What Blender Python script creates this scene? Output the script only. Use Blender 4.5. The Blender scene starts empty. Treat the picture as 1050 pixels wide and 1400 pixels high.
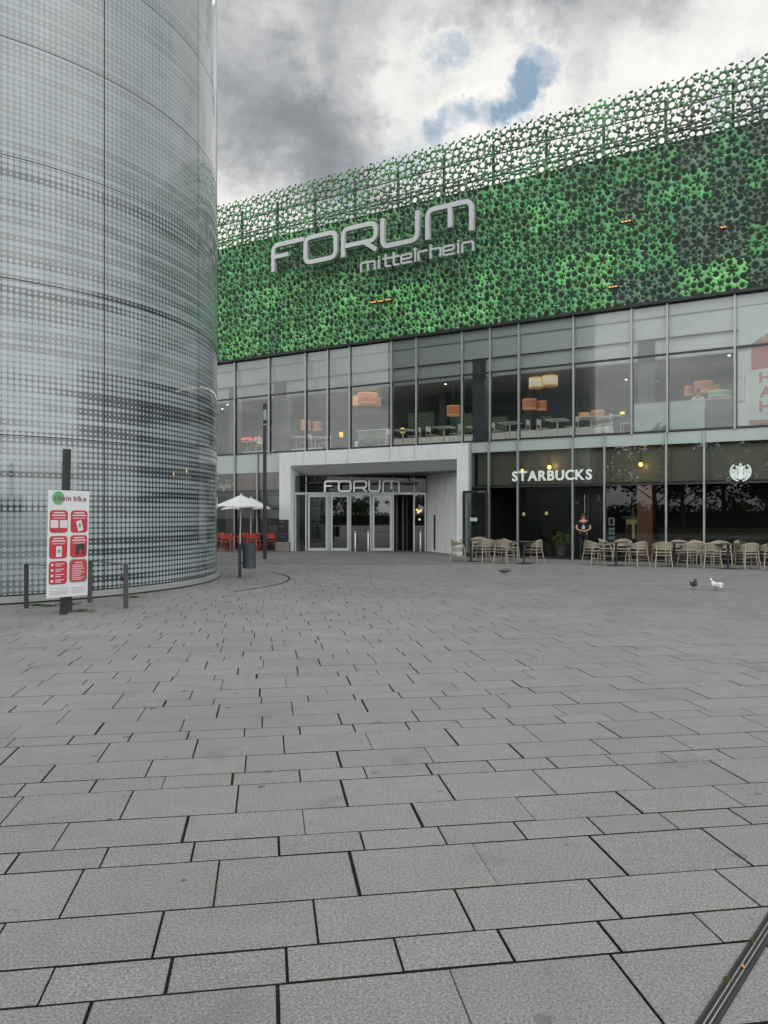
import bpy, bmesh, math, random
import numpy as np
from mathutils import Vector, Matrix
random.seed(7)
PI = math.pi
scene = bpy.context.scene
COL = scene.collection
R = math.radians
CAMH = 1.6

# ------------------------------------------------------------------ helpers
def link(o, parent=None):
    COL.objects.link(o)
    if parent is not None:
        o.parent = parent
    return o

def tag(o, label=None, cat=None, group=None, kind=None):
    if label: o['label'] = label
    if cat: o['category'] = cat
    if group: o['group'] = group
    if kind: o['kind'] = kind
    return o

def empty(name, loc=(0, 0, 0), rz=0.0):
    o = bpy.data.objects.new(name, None)
    o.location = loc
    o.rotation_euler = (0, 0, rz)
    o.empty_display_size = 0.2
    return link(o)

def children(o):
    return [c for c in bpy.data.objects if c.parent is o]

def clone(o, loc=None, rz=None, label=None, parent=None):
    c = o.copy()
    COL.objects.link(c)
    if parent is not None:
        c.parent = parent
    else:
        if loc is not None: c.location = loc
        if rz is not None: c.rotation_euler = (0, 0, rz)
        if label: c['label'] = label
    for ch in children(o):
        clone(ch, parent=c)
    return c

class MB:
    def __init__(self):
        self.v = []; self.f = []
    def add(self, vs, fs):
        n = len(self.v)
        self.v.extend([tuple(p) for p in vs])
        self.f.extend([tuple(i + n for i in q) for q in fs])
        return self
    def box(self, x0, x1, y0, y1, z0, z1):
        vs = [(x0,y0,z0),(x1,y0,z0),(x1,y1,z0),(x0,y1,z0),(x0,y0,z1),(x1,y0,z1),(x1,y1,z1),(x0,y1,z1)]
        return self.add(vs, [(0,3,2,1),(4,5,6,7),(0,1,5,4),(1,2,6,5),(2,3,7,6),(3,0,4,7)])
    def bbox(self, x0, x1, y0, y1, z0, z1, b=0.01):
        # box with bevelled edges (chamfered)
        bm = bmesh.new()
        bmesh.ops.create_cube(bm, size=1)
        for w in bm.verts:
            w.co = Vector(((x0+x1)/2 + w.co.x*(x1-x0), (y0+y1)/2 + w.co.y*(y1-y0), (z0+z1)/2 + w.co.z*(z1-z0)))
        bmesh.ops.bevel(bm, geom=list(bm.edges), offset=b, segments=2, affect='EDGES', profile=0.5)
        bm.verts.index_update()
        self.add([w.co.copy() for w in bm.verts], [[w.index for w in f.verts] for f in bm.faces])
        bm.free()
        return self
    def obox(self, c, size, M=None):
        n = len(self.v)
        hx, hy, hz = size[0]/2, size[1]/2, size[2]/2
        self.box(-hx, hx, -hy, hy, -hz, hz)
        for i in range(n, len(self.v)):
            p = Vector(self.v[i])
            if M is not None: p = M @ p
            self.v[i] = tuple(p + Vector(c))
        return self
    def quad(self, a, b, c, d):
        return self.add([a, b, c, d], [(0,1,2,3)])
    def cyl(self, c, r0, r1, z0, z1, n=20, cap=True):
        vs = []
        for k in range(n):
            a = 2*PI*k/n
            vs.append((c[0]+r0*math.cos(a), c[1]+r0*math.sin(a), z0))
        for k in range(n):
            a = 2*PI*k/n
            vs.append((c[0]+r1*math.cos(a), c[1]+r1*math.sin(a), z1))
        fs = [(k, (k+1) % n, n+(k+1) % n, n+k) for k in range(n)]
        if cap:
            fs.append(tuple(range(n-1, -1, -1))); fs.append(tuple(range(n, 2*n)))
        return self.add(vs, fs)
    def lathe(self, c, prof, n=20):
        vs = []; m = len(prof)
        for r, z in prof:
            for k in range(n):
                a = 2*PI*k/n
                vs.append((c[0]+r*math.cos(a), c[1]+r*math.sin(a), c[2]+z))
        fs = []
        for i in range(m-1):
            for k in range(n):
                fs.append((i*n+k, i*n+(k+1) % n, (i+1)*n+(k+1) % n, (i+1)*n+k))
        fs.append(tuple(range(n-1, -1, -1))); fs.append(tuple(range((m-1)*n, m*n)))
        return self.add(vs, fs)
    def tube(self, pts, r, n=8, cap=True, closed=False):
        pts = [Vector(p) for p in pts]
        m = len(pts)
        rs = r if isinstance(r, (list, tuple)) else [r]*m
        vs = []
        up = None
        for i in range(m):
            if closed:
                d = pts[(i+1) % m] - pts[i-1]
            else:
                d = pts[min(i+1, m-1)] - pts[max(i-1, 0)]
            d.normalize()
            if up is None:
                up = Vector((0,0,1)) if abs(d.z) < 0.9 else Vector((1,0,0))
            s = d.cross(up); s.normalize()
            u = s.cross(d); u.normalize(); up = u
            for k in range(n):
                a = 2*PI*k/n
                vs.append(pts[i] + (s*math.cos(a) + u*math.sin(a))*rs[i])
        fs = []
        last = m if closed else m-1
        for i in range(last):
            j = (i+1) % m
            for k in range(n):
                fs.append((i*n+k, i*n+(k+1) % n, j*n+(k+1) % n, j*n+k))
        if cap and not closed:
            fs.append(tuple(range(n-1, -1, -1))); fs.append(tuple(range((m-1)*n, m*n)))
        return self.add(vs, fs)
    def ell(self, c, rad, n=14, m=9, M=None):
        vs = []
        for i in range(1, m):
            t = PI*i/m
            for k in range(n):
                a = 2*PI*k/n
                vs.append(Vector((rad[0]*math.sin(t)*math.cos(a), rad[1]*math.sin(t)*math.sin(a), rad[2]*math.cos(t))))
        vs.append(Vector((0,0,rad[2]))); vs.append(Vector((0,0,-rad[2])))
        if M is not None: vs = [M @ p for p in vs]
        vs = [p + Vector(c) for p in vs]
        fs = []
        for i in range(m-2):
            for k in range(n):
                fs.append((i*n+k, (i+1)*n+k, (i+1)*n+(k+1) % n, i*n+(k+1) % n))
        t = (m-1)*n
        for k in range(n):
            fs.append((t, k, (k+1) % n))
            fs.append((t+1, (m-2)*n+(k+1) % n, (m-2)*n+k))
        return self.add(vs, fs)
    def prism(self, poly, z0, z1):
        n = len(poly)
        vs = [(x, y, z0) for x, y in poly] + [(x, y, z1) for x, y in poly]
        fs = [tuple(range(n-1, -1, -1)), tuple(range(n, 2*n))]
        fs += [(k, (k+1) % n, n+(k+1) % n, n+k) for k in range(n)]
        return self.add(vs, fs)
    def build(self, name, mat, parent=None, smooth=False, loc=None):
        me = bpy.data.meshes.new(name)
        me.from_pydata(self.v, [], self.f)
        me.update()
        if isinstance(mat, (list, tuple)):
            for x in mat: me.materials.append(x)
        elif mat is not None:
            me.materials.append(mat)
        if smooth:
            me.shade_smooth()
            try: me.set_sharp_from_angle(angle=R(40))
            except Exception: pass
        o = bpy.data.objects.new(name, me)
        if loc is not None: o.location = loc
        return link(o, parent)

# ------------------------------------------------------------------ materials
class NT:
    def __init__(self, tree):
        self.t = tree
        self.n = tree.nodes; self.l = tree.links
    def node(self, typ, **kw):
        n = self.n.new(typ)
        for k, v in kw.items():
            setattr(n, k, v)
        return n
    def put(self, sock, v):
        if isinstance(v, bpy.types.NodeSocket): self.l.new(v, sock)
        elif v is not None: sock.default_value = v
    def math(self, op, a, b=None, c=None, clamp=False):
        n = self.node('ShaderNodeMath', operation=op); n.use_clamp = clamp
        self.put(n.inputs[0], a)
        if b is not None: self.put(n.inputs[1], b)
        if c is not None: self.put(n.inputs[2], c)
        return n.outputs[0]
    def vmath(self, op, a, b=None, scale=None):
        n = self.node('ShaderNodeVectorMath', operation=op)
        self.put(n.inputs[0], a)
        if b is not None: self.put(n.inputs[1], b)
        if scale is not None: self.put(n.inputs['Scale'], scale)
        return n.outputs['Value'] if op in ('DOT_PRODUCT', 'LENGTH') else n.outputs[0]
    def noise(self, vec, scale, detail=4, rough=0.5, dim='3D', out='Fac', dist=0.0):
        n = self.node('ShaderNodeTexNoise', noise_dimensions=dim)
        if vec is not None: self.put(n.inputs['Vector'], vec)
        n.inputs['Scale'].default_value = scale
        n.inputs['Detail'].default_value = detail
        n.inputs['Roughness'].default_value = rough
        n.inputs['Distortion'].default_value = dist
        return n.outputs[0 if out == 'Fac' else 'Color']
    def ramp(self, fac, stops, interp='LINEAR'):
        n = self.node('ShaderNodeValToRGB')
        n.color_ramp.interpolation = interp
        e = n.color_ramp.elements
        while len(e) < len(stops): e.new(0.5)
        for i, (p, c) in enumerate(stops):
            e[i].position = p
            e[i].color = (c, c, c, 1) if isinstance(c, (int, float)) else tuple(c) + (1,)
        self.put(n.inputs[0], fac)
        return n.outputs[0]
    def mix(self, fac, a, b, blend='MIX'):
        n = self.node('ShaderNodeMix', data_type='RGBA', blend_type=blend)
        self.put(n.inputs[0], fac)
        for s, v in ((n.inputs[6], a), (n.inputs[7], b)):
            if isinstance(v, (tuple, list)) and len(v) == 3: v = tuple(v) + (1,)
            self.put(s, v)
        return n.outputs[2]
    def mapr(self, v, a, b, c=0.0, d=1.0, smooth=True):
        n = self.node('ShaderNodeMapRange', interpolation_type='SMOOTHSTEP' if smooth else 'LINEAR')
        for i, x in enumerate((v, a, b, c, d)): self.put(n.inputs[i], x)
        return n.outputs[0]
    def bump(self, h, strength=0.3, dist=0.02):
        n = self.node('ShaderNodeBump')
        n.inputs['Strength'].default_value = strength
        n.inputs['Distance'].default_value = dist
        self.put(n.inputs['Height'], h)
        return n.outputs[0]

def newmat(name):
    m = bpy.data.materials.new(name)
    m.use_nodes = True
    nt = NT(m.node_tree)
    bsdf = m.node_tree.nodes['Principled BSDF']
    return m, nt, bsdf

def mat(name, col, rough=0.5, metal=0.0, var=0.12, vscale=3.0, spec=0.5, bump=0.0, bscale=60, emit=None, estr=0.0):
    """plain painted / solid material with procedural dirt variation"""
    m, nt, b = newmat(name)
    tc = nt.node('ShaderNodeTexCoord').outputs['Object']
    n1 = nt.noise(tc, vscale, 5, 0.6)
    n2 = nt.noise(tc, vscale*9, 3, 0.6)
    f = nt.math('ADD', nt.math('MULTIPLY', n1, 0.7), nt.math('MULTIPLY', n2, 0.3))
    k = nt.mapr(f, 0.3, 0.7, 1-var, 1+var, False)
    c = nt.vmath('SCALE', tuple(col), scale=k)
    nt.put(b.inputs['Base Color'], c)
    nt.put(b.inputs['Roughness'], nt.mapr(n1, 0.3, 0.7, max(rough-0.08, 0.02), min(rough+0.08, 1.0), False))
    b.inputs['Metallic'].default_value = metal
    b.inputs['Specular IOR Level'].default_value = spec
    if bump > 0:
        nt.put(b.inputs['Normal'], nt.bump(nt.noise(tc, bscale, 4, 0.6), bump, 0.01))
    if emit:
        b.inputs['Emission Color'].default_value = tuple(emit) + (1,)
        b.inputs['Emission Strength'].default_value = estr
    return m

def glass_mat(name, tint=(0.78, 0.84, 0.82), k=2.0, rough=0.0, add=0.0):
    m = bpy.data.materials.new(name); m.use_nodes = True
    nt = NT(m.node_tree); m.node_tree.nodes.clear()
    out = nt.node('ShaderNodeOutputMaterial')
    tr = nt.node('ShaderNodeBsdfTransparent'); tr.inputs[0].default_value = tint + (1,)
    gl = nt.node('ShaderNodeBsdfGlossy'); gl.inputs['Roughness'].default_value = rough
    gl.inputs[0].default_value = (0.93, 0.97, 0.96, 1)
    fr = nt.node('ShaderNodeFresnel'); fr.inputs[0].default_value = 1.5
    fac = nt.math('MULTIPLY_ADD', fr.outputs[0], k, add, clamp=True)
    tc = nt.node('ShaderNodeTexCoord').outputs['Object']
    bm_ = nt.bump(nt.noise(tc, 0.9, 1, 0.4), 0.05, 0.02)   # slight waviness of float glass
    nt.l.new(bm_, gl.inputs['Normal'])
    mx = nt.node('ShaderNodeMixShader')
    nt.put(mx.inputs[0], fac); nt.l.new(tr.outputs[0], mx.inputs[1]); nt.l.new(gl.outputs[0], mx.inputs[2])
    nt.l.new(mx.outputs[0], out.inputs[0])
    return m

def glow(name, col, s):
    m = bpy.data.materials.new(name); m.use_nodes = True
    nt = NT(m.node_tree)
    b = m.node_tree.nodes['Principled BSDF']
    b.inputs['Base Color'].default_value = tuple(col) + (1,)
    b.inputs['Emission Color'].default_value = tuple(col) + (1,)
    b.inputs['Emission Strength'].default_value = s
    return m

# paving slabs: exposed aggregate concrete, per-slab tint, gum spots
def paving_mat(name, base, speck=1.0):
    m, nt, b = newmat(name)
    geo = nt.node('ShaderNodeNewGeometry')
    pos = geo.outputs['Position']
    isl = geo.outputs['Random Per Island']
    big = nt.noise(pos, 0.35, 5, 0.6)
    mid = nt.noise(pos, 6, 4, 0.6)
    fine = nt.noise(pos, 190, 2, 0.7)
    grain = nt.noise(pos, 95, 3, 0.75)
    k = nt.mapr(isl, 0, 1, 0.94, 1.06, False)
    k = nt.math('MULTIPLY', k, nt.mapr(big, 0.3, 0.7, 0.86, 1.10, False))
    k = nt.math('MULTIPLY', k, nt.mapr(mid, 0.3, 0.7, 0.95, 1.05, False))
    k = nt.math('MULTIPLY', k, nt.mapr(grain, 0.35, 0.65, 1-0.46*speck, 1+0.46*speck, False))
    wht = nt.mapr(fine, 0.63, 0.72, 0, 0.65*speck)
    c = nt.vmath('SCALE', base, scale=k)
    c = nt.mix(wht, c, (0.55, 0.55, 0.53))
    stain = nt.noise(pos, 1.6, 6, 0.68, dist=0.6)
    c = nt.mix(nt.mapr(stain, 0.54, 0.72, 0.0, 0.42), c, (0.085, 0.088, 0.082))
    pale = nt.noise(nt.vmath('ADD', pos, (17.0, 5.0, 0.0)), 0.9, 6, 0.7, dist=0.8)
    c = nt.mix(nt.mapr(pale, 0.56, 0.74, 0.0, 0.30), c, (0.30, 0.30, 0.285))
    vor = nt.node('ShaderNodeTexVoronoi', feature='F1', voronoi_dimensions='2D'); vor.inputs['Scale'].default_value = 1.7
    nt.l.new(nt.vmath('ADD', pos, nt.vmath('SCALE', nt.noise(pos, 9, 2, 0.5, out='Color'), scale=0.06)), vor.inputs['Vector'])
    sz = nt.node('ShaderNodeSeparateColor'); nt.l.new(vor.outputs['Color'], sz.inputs[0])
    rad = nt.mapr(sz.outputs[0], 0.30, 1.0, 0.0, 0.062, False)
    gum = nt.math('LESS_THAN', vor.outputs['Distance'], rad)
    c = nt.mix(nt.math('MULTIPLY', gum, nt.mapr(sz.outputs[1], 0, 1, 0.3, 0.9, False)), c, (0.055, 0.055, 0.052))
    nt.put(b.inputs['Base Color'], c)
    nt.put(b.inputs['Roughness'], nt.mapr(big, 0.3, 0.7, 0.62, 0.8, False))
    b.inputs['Specular IOR Level'].default_value = 0.35
    h = nt.math('ADD', nt.math('MULTIPLY', grain, 0.6), nt.math('MULTIPLY', fine, 0.5))
    nt.put(b.inputs['Normal'], nt.bump(h, 0.55, 0.004))
    return m

def joint_mat():
    m, nt, b = newmat('joint_soil')
    pos = nt.node('ShaderNodeNewGeometry').outputs['Position']
    n = nt.noise(pos, 1.7, 4, 0.6); n2 = nt.noise(pos, 40, 3, 0.6)
    c = nt.mix(nt.mapr(n, 0.52, 0.66), (0.030, 0.028, 0.024), (0.062, 0.068, 0.028))
    c = nt.mix(nt.mapr(n2, 0.4, 0.7), c, (0.016, 0.015, 0.013))
    nt.put(b.inputs['Base Color'], c)
    b.inputs['Roughness'].default_value = 0.95
    b.inputs['Specular IOR Level'].default_value = 0.1
    return m

M = {}
M['paving'] = paving_mat('granite_concrete_paving', (0.180, 0.183, 0.180))
M['apron'] = paving_mat('apron_paving', (0.15, 0.155, 0.152), 0.6)
M['joint'] = joint_mat()
M['dark_frame'] = mat('dark_frame_paint', (0.018, 0.020, 0.021), 0.4)
M['soffit'] = mat('dark_soffit', (0.012, 0.013, 0.014), 0.6)
M['alu'] = mat('mullion_aluminium', (0.33, 0.36, 0.36), 0.42, 0.5)
M['white'] = mat('white_panel', (0.64, 0.665, 0.68), 0.35, var=0.05, vscale=1.2)
def clad_mat():
    m, nt, b = newmat('white_cladding')
    tc = nt.node('ShaderNodeTexCoord').outputs['Object']
    mp = nt.node('ShaderNodeMapping'); nt.l.new(tc, mp.inputs[0]); mp.inputs['Scale'].default_value = (5.0, 5.0, 0.45)
    st = nt.noise(mp.outputs[0], 1.6, 6, 0.65); bl = nt.noise(tc, 0.8, 5, 0.6); sp = nt.noise(tc, 22, 3, 0.6)
    c = nt.mix(nt.mapr(st, 0.50, 0.72, 0.0, 0.40), (0.64, 0.665, 0.68), (0.40, 0.41, 0.40))
    c = nt.vmath('SCALE', c, scale=nt.mapr(bl, 0.3, 0.7, 0.92, 1.06, False))
    c = nt.mix(nt.mapr(sp, 0.66, 0.74, 0.0, 0.25), c, (0.28, 0.28, 0.27))
    nt.put(b.inputs['Base Color'], c); b.inputs['Roughness'].default_value = 0.38
    return m
M['white'] = clad_mat()
M['white2'] = mat('white_paint_reveal', (0.62, 0.64, 0.65), 0.45, var=0.06)
M['glass'] = glass_mat('window_glass', (0.88, 0.93, 0.90), 1.2, add=0.03)
M['glass_dark'] = glass_mat('cafe_glass', (0.66, 0.71, 0.69), 1.05, add=0.015)
M['glass_transom'] = glass_mat('transom_glass', (0.6, 0.65, 0.65), 1.0)
M['glass_door'] = glass_mat('door_glass', (0.55, 0.60, 0.60), 1.9, add=0.10)
M['bulk'] = mat('ceiling_bulkhead', (0.66, 0.71, 0.69), 0.7, var=0.05)
M['bulk2'] = mat('ceiling_bulkhead_back', (0.76, 0.80, 0.78), 0.7, var=0.05)
M['spandrel'] = mat('spandrel_glass', (0.36, 0.42, 0.40), 0.12, var=0.05, vscale=0.8)
M['frieze'] = mat('olive_frieze', (0.165, 0.162, 0.118), 0.35, var=0.15, vscale=0.6)
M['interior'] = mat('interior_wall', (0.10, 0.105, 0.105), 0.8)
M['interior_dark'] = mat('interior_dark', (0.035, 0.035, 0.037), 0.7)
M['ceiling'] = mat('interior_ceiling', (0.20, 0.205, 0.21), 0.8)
M['floor_in'] = mat('interior_floor', (0.22, 0.22, 0.21), 0.4)
M['lowwall'] = mat('pale_partition', (0.76, 0.78, 0.77), 0.6)
M['column_blue'] = mat('column_slate', (0.075, 0.085, 0.10), 0.6)
M['brick'] = mat('cafe_column_terracotta', (0.30, 0.13, 0.075), 0.8, var=0.2, vscale=6)
M['roofing'] = mat('roof_dark', (0.05, 0.055, 0.055), 0.8)
M['steel'] = mat('stainless_steel', (0.50, 0.51, 0.52), 0.25, 0.9)
M['sign_silver'] = mat('sign_silver', (0.46, 0.48, 0.49), 0.4, 0.15, var=0.04)
M['sign_mint'] = mat('sign_pale_mint', (0.62, 0.70, 0.67), 0.5, var=0.04, emit=(0.62, 0.72, 0.68), estr=0.12)
M['cream'] = mat('sign_cream', (0.55, 0.52, 0.40), 0.5, var=0.05, emit=(0.6, 0.55, 0.4), estr=0.1)

# ------------------------------------------------------------------ facade frame
P0 = (6.68, 27.5); DR = (0.857, -0.515)
nrm = math.hypot(*DR); DR = (DR[0]/nrm, DR[1]/nrm)
NB = (-DR[1], DR[0])              # into the building
RZ = math.atan2(DR[1], DR[0])
def wl(s, d=0.0, z=0.0):           # facade-local -> world
    return Vector((P0[0]+DR[0]*s+NB[0]*d, P0[1]+DR[1]*s+NB[1]*d, z))
def lw(x, y):                      # world -> facade-local
    dx, dy = x-P0[0], y-P0[1]
    return (dx*DR[0]+dy*DR[1], dx*NB[0]+dy*NB[1])
def s_of(px, d=0.0):
    a = (px-525)/1050
    x0, y0 = P0[0]+NB[0]*d, P0[1]+NB[1]*d
    return (y0*a-x0)/(DR[0]-DR[1]*a)
def z_of(px, py, d=0.0):
    p = wl(s_of(px, d), d)
    return CAMH-(py-704)/1050*p.y
def gp(px, py):                    # ground point seen at a photo pixel
    Y = CAMH*1050/(py-704)
    return Vector(((px-525)/1050*Y, Y, 0))
def at(px, py, Y):
    return Vector(((px-525)/1050*Y, Y, CAMH-(py-704)/1050*Y))

# ------------------------------------------------------------------ ground
def build_ground():
    g = MB().quad((-300,-300,-0.024),(300,-300,-0.024),(300,300,-0.024),(-300,300,-0.024)).build('ground', M['apron'])
    tag(g, kind='structure')
    g = MB().quad((-36,-9,-0.016),(40,-9,-0.016),(40,48,-0.016),(-36,48,-0.016)).build('joint_bed', M['joint'])
    tag(g, kind='structure')
    th = R(8.7); e1 = (math.cos(th), math.sin(th)); e2 = (-math.sin(th), math.cos(th))
    rows = [(0.221, 0.405), (0.338, 0.602), (0.433, 0.602)]
    fixed = {0: 0.071, 1: 0.193, 2: 0.388, 3: 0.058}
    v = []; f = []; mi = []
    rnd = random.Random(3)
    def slab(u0, u1, v0, v1):
        c = 0.0028
        n = len(v)
        for (uu, vv, z) in ((u0,v0,-0.014),(u1,v0,-0.014),(u1,v1,-0.014),(u0,v1,-0.014),
                            (u0,v0,-c),(u1,v0,-c),(u1,v1,-c),(u0,v1,-c),
                            (u0+c,v0+c,0),(u1-c,v0+c,0),(u1-c,v1-c,0),(u0+c,v1-c,0)):
            v.append((e1[0]*uu+e2[0]*vv, e1[1]*uu+e2[1]*vv, z+dz))
        for a in (0, 4):
            for k in range(4):
                f.append((n+a+k, n+a+(k+1) % 4, n+a+4+(k+1) % 4, n+a+4+k)); mi.append(1 if a == 0 else 0)
        mi.append(0); f.append((n+8, n+9, n+10, n+11))
    # start a few rows behind the camera
    last_ph = 0.0; idx = -24; vv = 2.648 - 8*(0.221+0.338+0.433)
    while vv < 46:
        w, L = rows[idx % 3]
        ph = fixed.get(idx, None)
        if ph is None: ph = (last_ph+L*rnd.uniform(0.34, 0.66)) % L if idx % 3 == 2 else rnd.uniform(0, L)
        if idx % 3 == 0 and idx not in fixed: ph = (last_ph+0.30*rnd.uniform(0.4, 0.6)) % L
        last_ph = ph
        k0 = int(math.floor((-32-ph)/L)); k1 = int(math.ceil((34-ph)/L))
        for k in range(k0, k1):
            uc = ph+(k+0.5)*L
            x = e1[0]*uc+e2[0]*(vv+w/2); y = e1[1]*uc+e2[1]*(vv+w/2)
            if math.hypot(x+10.4, y-18.7) < 5.7: continue
            s, d = lw(x, y)
            if d > 1.2: continue
            if y < -7: continue
            dz = rnd.gauss(0, 0.0008)
            j = rnd.gauss(0, 0.002)
            slab(ph+k*L+0.0048+j, ph+(k+1)*L-0.0048+j, vv+0.0072, vv+w-0.0072)
        vv += w; idx += 1
    me = bpy.data.meshes.new('pavement'); me.from_pydata(v, [], f); me.update(); me.materials.append(M['paving']); me.materials.append(M['joint'])
    me.polygons.foreach_set('material_index', mi)
    tag(link(bpy.data.objects.new('pavement', me)), kind='structure')
    # wide outer square, seen only from other positions and in reflections
    # entrance apron with joints running towards the doors
    a = MB()
    x0, x1 = -9.5, 3.6
    y0 = 25.0
    n = 0
    x = x0
    while x < x1:
        y = y0 + 0.25
        while y < 37.5:
            L = 1.2
            cx, cy = x+0.3, y+L/2
            s, d = lw(cx, cy)
            inside_portal = (-13.0 < s < -4.4) and cy < 34.9
            if (d < -0.3) or inside_portal:
                if d < 0.8 or inside_portal:
                    a.box(x+0.006, x+0.594, y+0.005, y+L-0.005, -0.012, 0.005)
            y += L
        x += 0.6
    tag(a.build('entrance_paving', M['apron']), kind='structure')
    k = MB(); k.box(x0, x1+0.4, y0, y0+0.22, -0.012, 0.006)
    tag(k.build('kerb_strip', mat('kerb_dark', (0.10, 0.105, 0.10), 0.7)), kind='structure')
build_ground()

# circular slot in the paving by the bin
ring = MB(); c0 = (-7.1, 18.7); rr = 4.76
pv = []
for k in range(41):
    t = R(-34+68*k/40)
    pv.append((math.cos(t), math.sin(t)))
for k in range(40):
    (ax, ay), (bx, by) = pv[k], pv[k+1]
    q = []
    for (ux, uy, r) in ((ax,ay,rr-0.025),(bx,by,rr-0.025),(bx,by,rr+0.025),(ax,ay,rr+0.025)):
        q.append((c0[0]+ux*r, c0[1]+uy*r, 0.006))
    ring.quad(q[3], q[2], q[1], q[0])
tag(ring.build('groove', M['joint']), 'thin dark curved groove inlaid in the paving beside the grey litter bin', 'groove')

# slot drain bottom right
def slot_drain():
    a0 = gp(951, 1400); a1 = gp(1050, 1248.5); b0 = gp(982, 1400); b1 = gp(1050, 1282)
    d = (a1-a0).normalized(); nv = Vector((d.y, -d.x, 0))
    root = empty('slot_drain', a0)
    rz = math.atan2(d.y, d.x)
    root.rotation_euler = (0, 0, rz)
    w = 0.056
    ch = MB().box(-2.2, 3.2, -w, 0, -0.02, 0.003); ch.build('channel', mat('drain_shadow', (0.014,0.014,0.014), 0.8), root)
    ed_ = mat('drain_steel', (0.26,0.26,0.26), 0.4, 0.5)
    for y in (-0.022, -0.037):
        MB().box(-2.2, 3.2, y-0.0018, y+0.0018, 0.003, 0.007).build('steel_edge', ed_, root)
    for y in (-0.005, -0.051):
        MB().box(-2.2, 3.2, y-0.0045, y+0.0045, 0.003, 0.006).build('rubber_edge', mat('drain_edge', (0.020,0.019,0.019), 0.8), root)
    tag(root, 'narrow steel slot drain crossing the paving in the near right corner', 'drain')
    # bits of moss and one fallen leaf in the slot
    rnd = random.Random(5); mm = mat('moss_green', (0.07,0.085,0.03), 0.9)
    for cx in (0.30, 0.60):
        m = MB()
        m.ell((cx, -0.012, 0.003), (0.018, 0.008, 0.003), 8, 5)
        for i in range(40):
            x = cx+rnd.gauss(0, 0.012); y = -0.012+rnd.gauss(0, 0.006); h = rnd.uniform(0.002, 0.006)
            t = rnd.uniform(0, PI)
            dx, dy = 0.006*math.cos(t), 0.006*math.sin(t)
            m.add([(x-dx,y-dy,0.004),(x+dx,y+dy,0.004),(x+rnd.gauss(0,.004),y+rnd.gauss(0,.004),0.006+h)], [(0,1,2)])
        m.build('moss', mm, root)
    lf = MB().ell((0.41, -0.030, 0.010), (0.013, 0.006, 0.003), 8, 5, Matrix.Rotation(0.6, 3, 'Z')).build('fallen_leaf', mat('leaf_orange', (0.42,0.20,0.10), 0.7), smooth=True)
    lf.location = a0; lf.rotation_euler = (0, 0, rz)
    tag(lf, 'small dry orange leaf lying in the slot drain', 'leaf')
slot_drain()

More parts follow.
